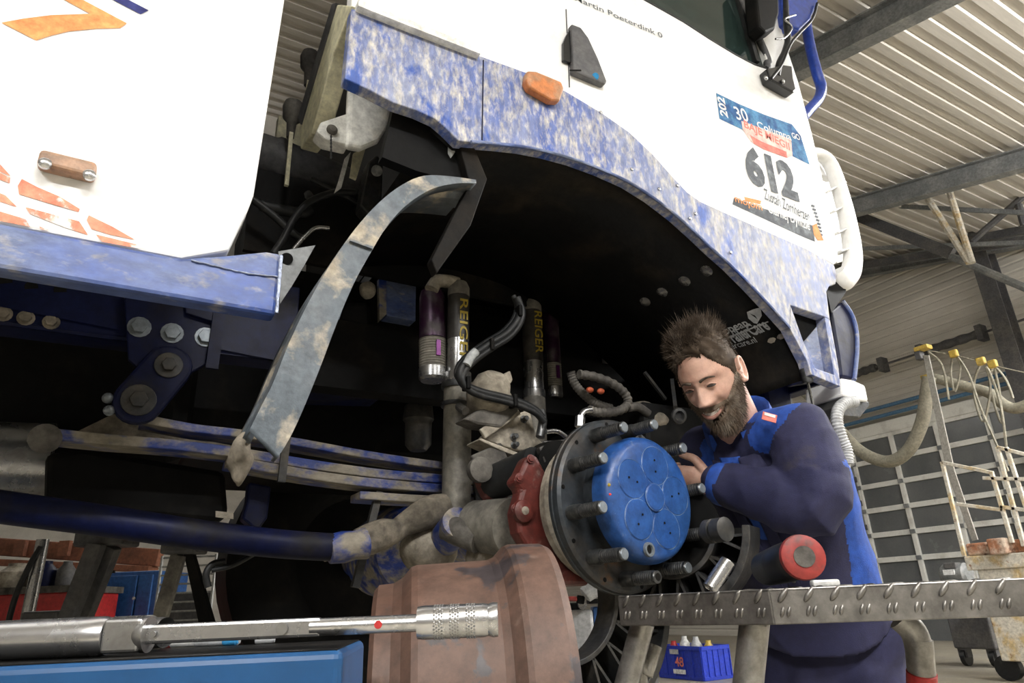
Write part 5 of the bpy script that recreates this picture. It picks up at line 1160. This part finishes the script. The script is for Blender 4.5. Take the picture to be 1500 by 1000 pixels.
# head frame
HL = Vector((.72, .30, .60)).normalized(); HF = Vector((-.52, -.36, .77)); HF = (HF-HL*HF.dot(HL)).normalized(); HU = HF.cross(HL).normalized()
toW = lambda v: Vector(RM @ np.array(v))
hL, hF, hU = toW(HL), toW(HF), toW(HU)
HC = W(1039, 548, 1.78)
def H(x, y, z): return HC+hL*x+hF*y+hU*z
def gs(v, s): return math.exp(-.5*(v/s)**2)
def head_local(lon, lat):
    """lon 0 = face front, + towards his left; lat -pi/2..pi/2"""
    cl = math.cos(lat); dx = math.sin(lon)*cl; dy = math.cos(lon)*cl; dz = math.sin(lat)
    x = .075*dx; y = (.094 if dy > 0 else .102)*dy; z = .120*dz
    if z < -.015:
        t = min(1, (-z-.015)/.105)
        x *= 1-.12*t; 
        if y < 0: y *= 1-.35*t
    wv = max(0, dy)
    # flatten the face plane a little, then features
    ax_ = abs(x); d = 0
    d += -.004*gs(z-.0, .05)*gs(ax_-.055, .02)
    if z > -.038: nz = max(0, min(1, (.012-z)/.050)); nose = .004+.026*nz
    else: nose = .030*gs(z+.038, .0075)
    if z < .012: d += nose*gs(x, .0085+.004*max(0, min(1, (.01-z)/.05)))
    d += .011*gs(ax_-.0135, .0065)*gs(z+.042, .007)
    d += -.015*gs(ax_-.030, .016)*gs(z-.001, .0115)
    d += .008*gs(ax_-.030, .010)*gs(z+.002, .0065)
    d += .006*gs(ax_-.026, .020)*gs(z-.021, .0075)
    d += .009*gs(ax_-.041, .014)*gs(z+.034, .013)
    zm = -.074+9*min(ax_, .03)**2
    d += .006*gs(ax_, .020)*gs(z-(zm+.0085), .0048)+.007*gs(ax_, .017)*gs(z-(zm-.009), .0055)
    d += -.008*gs(ax_, .022)*gs(z-zm, .0032)
    d += .012*gs(ax_, .022)*gs(z+.108, .016)-.003*gs(ax_, .02)*gs(z+.091, .006)
    d += -.005*gs(ax_-.030-.25*max(0, -.045-z), .0045)*gs(z+.055, .014)-.0012*gs(ax_-.052, .012)*(math.sin(z*900)*gs(z-.0, .012))
    return x, y+d*min(1, wv*1.6), z
NU, NV = 128, 100
grid = []
for j in range(NV+1):
    lat = -math.pi/2+math.pi*j/NV; row = []
    for i in range(NU):
        lon = -math.pi+2*math.pi*i/NU
        row.append(head_local(lon, lat))
    grid.append(row)
body = MB()
vs = [H(*p) for row in grid for p in row]
fs = [(j*NU+i, j*NU+(i+1) % NU, (j+1)*NU+(i+1) % NU, (j+1)*NU+i) for j in range(NV) for i in range(NU)]
body.add(vs, fs)
for s in (-1, 1):                        # ears
    c = H(s*.076, -.006, -.012); eu = (hU*.95-hF*.25).normalized(); ef = hF-eu*hF.dot(eu); ef.normalize(); en = hL*s*.9-hF*.45; en.normalize()
    body.ell(c+hL*(s*.002), (.019, .006, .030), (ef, en, eu), nu=14, nv=10)
    P = []
    for i in range(15):
        t = math.pi*(.75-1.55*i/14)+math.pi*.25
        P.append(c+hL*(s*.006)+en*.003+eu*(.031*math.sin(t))-ef*(.017*math.cos(t)*-1)*-1)
    body.tube(P, .0042, n=8)
    body.ell(c+hL*(s*.004)-eu*.027+ef*.003, (.008, .006, .009), (ef, en, eu), nu=10, nv=8)
NB = W(1086, 632, 1.85)
limb(body, [H(0, -.03, -.05), H(.0, -.035, -.10), (H(0, -.03, -.12)+NB)*.5, NB, NB-UT*.06], [.058, .057, .060, .066, .075], n=20)
ring_loft(body, [(W(*p), LT, FT_, a*.70, b*.66) for p, a, b in TR])
# his left arm (in view) and right arm (behind the hub)
SHL = W(1172, 636, 1.70); ELL = W(1192, 740, 1.58); WRL = W(1046, 706, 1.79); 
SHR = W(1032, 660, 2.02); ELR = W(1085, 800, 2.07); WRR = W(1110, 905, 2.0)
limb(body, [SHL, (SHL+ELL)/2, ELL, (ELL*.6+WRL*.4), WRL], [.056, .050, .044, .042, .028])
limb(body, [SHR, (SHR+ELR)/2, ELR, (ELR+WRR)/2, WRR], [.054, .048, .043, .038, .028])
def hand(mb, wrist, palmdir, across, curl, s=1):
    """palm plus five fingers: palmdir wrist->knuckles, across towards the thumb, curl = way the fingers bend"""
    d = palmdir.normalized(); a = (across-d*across.dot(d)).normalized(); c = (curl-d*curl.dot(d)-a*curl.dot(a)).normalized()
    k = wrist+d*.085
    ring_loft(mb, [(wrist-d*.01, a, c, .027, .021), (wrist+d*.02, a, c, .032, .018), (wrist+d*.055, a, c, .040, .017), (k, a, c, .041, .014)], n=16)
    for off, L in ((.030, .072), (.010, .080), (-.011, .075), (-.030, .060)):
        b = k+a*off-d*.008; p1 = b+d*(L*.42)+c*.008; p2 = p1+(d*.45+c*.9).normalized()*L*.33; p3 = p2+(c*.95-d*.25).normalized()*L*.28
        limb(mb, [b, p1, p2, p3], [.0098, .0092, .0085, .0072], n=10, k=3)
    t0 = wrist+d*.025+a*.030; t1 = t0+(d*.6+a*.75).normalized()*.036; t2 = t1+(d*.85+c*.35+a*.15).normalized()*.032; t3 = t2+(d*.8+c*.55).normalized()*.020
    limb(mb, [t0, t1, t2, t3], [.014, .0118, .0102, .0085], n=10, k=3)
hand(body, WRL, W(1003, 703, 1.835)-WRL, cdir(.05, .9, .1), cdir(-.3, -.35, -.85))
hand(body, WRR, W(1115, 960, 1.97)-WRR, cdir(-.5, .1, .8), cdir(-.3, 0, -.9))
bm_ = remeshed(body, .0030, 1); bm_.materials.append(MATS['skin']); BODY = link('body', bm_, MAN)
BODY['label'] = 'light skinned face, neck and hands'
# eyes, brows, teeth, lips
for s in (-1, 1):
    MB().ell(H(s*.030, .0835, -.0030), (.0130, .0078, .0034), (hL, hF, hU), nu=14, nv=8).build('eye', 'eye', MAN, sm=60)
    MB().tube([H(s*.0165, .0885, -.001), H(s*.024, .0895, .004), H(s*.033, .0870, .004), H(s*.043, .0790, -.003)], .0016, n=6).build('eyelid', 'skin', MAN, sm=60)
    P = [H(s*.012, .096, .017), H(s*.022, .0965, .021), H(s*.034, .090, .021), H(s*.046, .079, .015)]
    k = MB(); k.tube(P, lambda t: .0040*(1-.6*t), n=8); k.build('eyebrow', 'hair', MAN, sm=60)
def mz(x): return -.074+9*min(abs(x), .03)**2
MB().strip([H(x, .0915-14*x*x, mz(x)+.0005) for x in (-.022, -.012, 0, .012, .022)], .008, .002, hU).build('teeth', 'teeth', MAN)
MB().tube([H(x, .0955-16*x*x, mz(x)-.0075*(1-(x/.03)**2)) for x in (-.026, -.016, 0, .016, .026)], lambda t: .0022+.0028*math.sin(math.pi*t), n=8).build('lips', 'lip', MAN, sm=60)
# beard and hair: shells over the head plus strands
rnd = random.Random(11)
def nrm_at(i, j):
    p = Vector(grid[j][i]); q = Vector((p.x/.075**2, p.y/.096**2, p.z/.12**2)); return q.normalized()
def lonlat(i, j): return -math.pi+2*math.pi*i/NU, -math.pi/2+math.pi*j/NV
def beard_w(i, j):
    lon, lat = lonlat(i, j); x, y, z = grid[j][i]; al = abs(lon)
    if y < -.012: return 0
    topz = -.052+.050*max(0, min(1, (al-.70)/.65))**1.4
    if al < .32: topz = -.053
    w_ = min(1, (topz-z)/.010)
    w_ *= min(1, (y+.012)/.012)
    mo = ((x/.029)**2+((z-mz(x)+.001)/.0105)**2)
    if mo < 1: w_ = 0
    else: w_ *= min(1, (mo-1)/.5)
    return max(0, w_)
def hair_w(i, j):
    lon, lat = lonlat(i, j); x, y, z = grid[j][i]; al = abs(lon)
    if al < .5: line = .068+.010*math.cos(al*4)
    elif al < 1.0: line = .078-.055*(al-.5)/.5
    elif al < 1.45: line = .023-.035*(al-1)/.45
    else: line = -.012-.05*min(1, (al-1.45)/.5)
    if 1.2 < al < 1.45: line -= .012
    return max(0, min(1, (z-line)/.010))
def shell(name, wf, off, m, strands):
    idx = {}; vs = []; fs = []
    for j in range(NV+1):
        for i in range(NU):
            w_ = wf(i, j)
            if w_ > 0:
                p = Vector(grid[j][i]); n = nrm_at(i, j); q = p+n*(off(i, j, p)*w_-.001)
                idx[(i, j)] = len(vs); vs.append(H(*q))
    for j in range(NV):
        for i in range(NU):
            k = [(i, j), ((i+1) % NU, j), ((i+1) % NU, j+1), (i, j+1)]
            if all(q in idx for q in k): fs.append(tuple(idx[q] for q in k))
    b = MB().add(vs, fs)
    keys = list(idx.keys()); wts = [math.cos(lonlat(*k)[1]) for k in keys]
    for (i, j) in rnd.choices(keys, wts, k=strands[0]):
        p = Vector(grid[j][i]); n = nrm_at(i, j); w_ = wf(i, j); base = p+n*(off(i, j, p)*w_-.003)
        d, L, r = strands[1](p, n, i, j); 
        e1 = base+d*L*.5+n*.0; e2 = base+d*L+Vector((rnd.gauss(0, .1), rnd.gauss(0, .1), rnd.gauss(0, .1)))*L*.4
        s = d.cross(n+Vector((.01, .02, .03))).normalized(); t = d.cross(s)
        q = [base+s*r, base-s*r*.5+t*r*.87, base-s*r*.5-t*r*.87, e1+s*r*.7, e1-s*r*.35+t*r*.6, e1-s*r*.35-t*r*.6, e2]
        b.add([H(*v) for v in q], [(0, 1, 4, 3), (1, 2, 5, 4), (2, 0, 3, 5), (3, 4, 6), (4, 5, 6), (5, 3, 6)])
    return b.build(name, m, MAN, sm=60, fix=False)
def boff(i, j, p):
    return .0055+.026*gs(p.x, .032)*gs(p.z+.118, .022)*(1 if p.y > .0 else .3)+.004*gs(p.z+.09, .03)+.0012*math.sin(i*2.1+j*3.3)
def bdir(p, n, i, j):
    d = n*.55+Vector((rnd.gauss(0, .22), rnd.gauss(0, .2), -.8+rnd.gauss(0, .15))); return d.normalized(), rnd.uniform(.008, .016)+.012*gs(p.x, .03)*gs(p.z+.115, .025), .0007
BRD = shell('beard', beard_w, boff, 'beard', (3200, bdir))
def hoff(i, j, p):
    al = abs(lonlat(i, j)[0]); top = max(0, min(1, (p.z-.04)/.05))
    return .004+.014*top+.002*math.sin(i*.9+j*.5)*top
def hdir(p, n, i, j):
    top = max(0, min(1, (p.z-.05)/.05))
    sw = math.sin(p.x*70+p.y*40)*.35
    d = n*(.30+.20*top)+Vector((sw*.8-.15+rnd.gauss(0, .16), -.5+rnd.gauss(0, .2), .15*top-.55*(1-top)+rnd.gauss(0, .2)))
    L = .012+.022*top*rnd.uniform(.5, 1.4)
    if rnd.random() < .05 and top > .6 and p.y < .02: L += .022; d += Vector((0, -.2, .9))
    return d.normalized(), L, .0008
HAIR = shell('hair', hair_w, hoff, 'hair', (9500, hdir))
HAIR['label'] = 'short tousled dark brown hair greying at the temples'; BRD['label'] = 'full greying brown beard'
# ---- jacket
jk = MB()
ring_loft(jk, [(W(*p), LT, FT_, a, b) for p, a, b in [((1196, 905, 1.80), .19, .15), ((1188, 868, 1.80), .182, .146), ((1173, 820, 1.80), .178, .146), ((1158, 770, 1.80), .182, .148), ((1135, 705, 1.82), .20, .145), ((1108, 660, 1.84), .18, .12), ((1090, 638, 1.85), .10, .09)]], n=32)
limb(jk, [SHL+UT*.0, SHL*.5+ELL*.5+cdir(.6, 0, .3)*.01, ELL+cdir(.5, -.6, .2)*.005, ELL*.55+WRL*.45, WRL*.82+ELL*.18, WRL*.92+ELL*.08], [.080, .082, .076, .070, .058, .052], n=20)
limb(jk, [W(1110, 652, 1.80), W(1140, 640, 1.76), SHL], [.07, .08, .080], n=18)
limb(jk, [SHR, (SHR+ELR)/2, ELR, (ELR+WRR)/2], [.078, .076, .070, .055], n=18)
limb(jk, [W(1075, 655, 1.87), SHR], [.07, .078], n=16)
jme = remeshed(jk, .0062, 4)
rp2 = random.Random(3); ph = [rp2.uniform(0, 6) for _ in range(8)]
nv = len(jme.vertices)
armax = (ELL-SHL).normalized(); fax = (WRL-ELL).normalized()
jn = [v.normal.copy() for v in jme.vertices]; jc_ = [v.co.copy() for v in jme.vertices]
for v, n, p in zip(jme.vertices, jn, jc_):
    d = .0045*(.6-abs(math.sin(p.dot(UT)*24+1.6*math.sin(p.dot(LT)*13+ph[0])+ph[1])))+.0035*(.6-abs(math.sin(p.dot(LT)*17-p.dot(UT)*16+1.3*math.sin(p.dot(FT_)*17)+ph[2])))
    da = seg_dist(p, SHL, ELL); df = seg_dist(p, ELL, WRL)
    if df < .10: t = (p-ELL).dot(fax); d += .006*(.6-abs(math.sin(t*36+1.4*math.sin(p.z*22+ph[3]))))*max(0, 1-t*2.2)
    elif da < .11: t = (p-SHL).dot(armax); d += .005*(.6-abs(math.sin(t*26+1.5*math.sin(p.dot(LT)*20+ph[4]))))
    v.co = p+n*d
for m in ('navy_cloth', 'royal_cloth'): jme.materials.append(MATS[m])
yk = (W(1110, 604, 1.80), W(1150, 610, 1.72)); yk2 = (W(1120, 640, 1.72), W(1132, 612, 1.70))
bkp = (W(1238, 655, 1.86), W(1250, 740, 1.90)); bkp2 = (W(1250, 740, 1.88), W(1262, 825, 1.86))
cols_ = []
for p in jme.polygons:
    c = p.center; r = 0
    if seg_dist(c, *yk) < .052 or seg_dist(c, *yk2) < .040: r = 1
    if min(seg_dist(c, *bkp), seg_dist(c, *bkp2)) < .062 and seg_dist(c, SHL, ELL) > .088: r = 1
    v_ = RM.T @ (np.array(c)-CAM); qx = 750-FPX*v_[0]/v_[2]; qy = 500+FPX*v_[1]/v_[2]
    if 640 < qy < 868 and qx > 1221+(qy-640)*.13 and seg_dist(c, SHL, ELL) > .092 and seg_dist(c, ELL, WRL) > .09: r = 1
    if seg_dist(c, W(1015, 640, 1.86), W(1020, 690, 1.86)) < .05: r = 1
    p.material_index = r
JK = link('jacket', jme, MAN); JK['label'] = 'navy work jacket with royal blue shoulder and back panels'
# collar, placket, cuffs, pocket flap, buttons, logo
cc = NB+UT*.028; P = []
for i in range(17):
    t = math.radians(-150+300*i/16); P.append(cc+LT*(.083*math.sin(t)*1.0)-FT_*(.078*math.cos(t))-UT*(.030*(1-math.cos(t))*.5)-UT*.010)
vs = []; 
for i, p in enumerate(P):
    t = math.radians(-150+300*i/16); o_ = (LT*math.sin(t)-FT_*math.cos(t)); vs += [p-UT*.035+o_*.012, p+UT*.012+o_*.016, p+UT*.046+o_*.012, p+UT*.040+o_*.002, p-UT*.03-o_*.004]
fs = [(i*5+q, i*5+(q+1) % 5, (i+1)*5+(q+1) % 5, (i+1)*5+q) for i in range(16) for q in range(5)]+[(0, 1, 2, 3, 4), (84, 83, 82, 81, 80)]
MB().add(vs, fs).build('collar', 'royal_cloth', JK, sm=60)
def front(u, s, off=.0):                 # point on the chest: u down from the neck, s to his left
    k = u*4.0; j = min(int(k), 3)
    R_ = [((1090, 640, 1.85), .10, .095), ((1108, 662, 1.84), .18, .125), ((1138, 710, 1.82), .20, .15), ((1172, 770, 1.80), .195, .155), ((1195, 820, 1.80), .195, .153)]
    a = R_[j]; b = R_[j+1]; f = k-j; c = W(*a[0])*(1-f)+W(*b[0])*f; ra = a[1]*(1-f)+b[1]*f; rb = a[2]*(1-f)+b[2]*f
    q = max(-.98, min(.98, s/ra)); return c+LT*s+FT_*(rb*math.sqrt(1-q*q)+off)
def patch(name, us, ss, m, off=.006, th=.004, parent=JK):
    vs = []; n = 8
    for i in range(n+1):
        for j in range(n+1):
            u = us[0]+(us[1]-us[0])*i/n; s0 = ss[0][0]+(ss[1][0]-ss[0][0])*i/n; s1 = ss[0][1]+(ss[1][1]-ss[0][1])*i/n
            vs.append(front(u, s0+(s1-s0)*j/n, off))
    o = MB().add(vs, [(i*(n+1)+j, i*(n+1)+j+1, (i+1)*(n+1)+j+1, (i+1)*(n+1)+j) for i in range(n) for j in range(n)]).build(name, m, parent, sm=60, fix=False)
    s_ = o.modifiers.new('solid', 'SOLIDIFY'); s_.thickness = th; s_.offset = 0; return o
patch('shirt_front', (.02, .62), ((-.03, .03), (-.008, .008)), 'royal_cloth', .006)
patch('zip_placket', (.05, .98), ((.028, .055), (.006, .036)), 'navy_cloth', .011, .006)
patch('zip_placket', (.05, .98), ((-.055, -.028), (-.036, -.006)), 'navy_cloth', .011, .006)
patch('lapel', (.02, .26), ((.03, .075), (.03, .10)), 'navy_cloth', .015, .006)
patch('pocket_flap', (.42, .54), ((.060, .145), (.060, .145)), 'navy_cloth', .014, .005)
for u in (.12, .28, .46, .66, .85):
    p = front(u, .046-.02*u, .017); MB().lathe([(0, .006), (.002, .0055), (.003, .002)], p, FT_, 14).build('snap_button', 'steel_dark', JK, sm=50)
for u, s in ((.47, .07), (.47, .135)): MB().lathe([(0, .005), (.002, .0045), (.003, .002)], front(u, s, .019), FT_, 12).build('snap_button', 'steel', JK, sm=50)
lp = W(1127, 611, 1.662); 
lb = MB().box(lp, (.034, .004, .020), (cdir(.9, -.25, .3), cdir(-.2, .3, .9), cdir(.25, .9, -.2))).build('logo_patch', 'decal_red', JK, bevel=.001)
MB().box(lp+cdir(-.2, .3, .9)*.0025+cdir(.25, .9, -.2)*.005, (.026, .001, .007), (cdir(.9, -.25, .3), cdir(-.2, .3, .9), cdir(.25, .9, -.2))).build('logo_bar', 'decal_white', JK)
cu = WRL*.93+ELL*.07; a_, u_, v_ = frame(WRL-ELL)
MB().lathe([(-.030, .050), (-.022, .056), (-.004, .056), (.010, .053), (.010, .046), (-.025, .044)], cu, WRL-ELL, 28, caps=False).build('cuff', 'royal_cloth', JK, sm=50)
MB().lathe([(0, .006), (.002, .0055), (.003, .002)], ELL*.22+WRL*.78+cdir(0, -.6, .8)*.060, cdir(0, -.6, .8), 14).build('snap_button', 'steel_dark', JK, sm=50)
# ---- trousers and boots
tr_ = MB()
ring_loft(tr_, [(W(1222, 890, 1.80), LT, FT_, .175, .13), (W(1220, 930, 1.80), LT, FT_, .19, .14), (W(1214, 985, 1.79), LT, FT_, .185, .14)], n=28)
fxy = V(FT_.x, FT_.y, 0).normalized(); lxy = V(LT.x, LT.y, 0).normalized()
hc = V(PP.x, PP.y, PP.z)
feet = []
for s, fw, lt in ((1, .06, .16), (-1, .02, .16)):
    hip = W(1214, 975, 1.79)+LT*(s*.095); foot = V(hip.x, hip.y, .09)+lxy*(s*.07)-fxy*.02; knee = (hip+foot)/2+fxy*.07
    limb(tr_, [hip, (hip+knee)/2, knee, (knee+foot)/2, foot], [.105, .098, .082, .078, .072], n=20); feet.append(foot)
tme = remeshed(tr_, .008, 4)
tn = [v.normal.copy() for v in tme.vertices]
for v, n_ in zip(tme.vertices, tn):
    p = v.co.copy(); v.co = p+n_*(.005*math.sin(p.z*48+3*math.sin(p.dot(LT)*18)+p.dot(FT_)*20))
tme.materials.append(MATS['navy_cloth']); link('trousers', tme, MAN)
for f in feet:
    b = MB(); b.ell(f+fxy*.05-ZZ*.035, (.150, .055, .055), (fxy, lxy, ZZ)); b.ell(f-ZZ*.0, (.07, .055, .10), (fxy, lxy, ZZ))
    me = remeshed(b, .008, 2)
    for v in me.vertices: v.co.z = max(v.co.z, .004)
    me.materials.append(MATS['black']); link('boot', me, MAN)
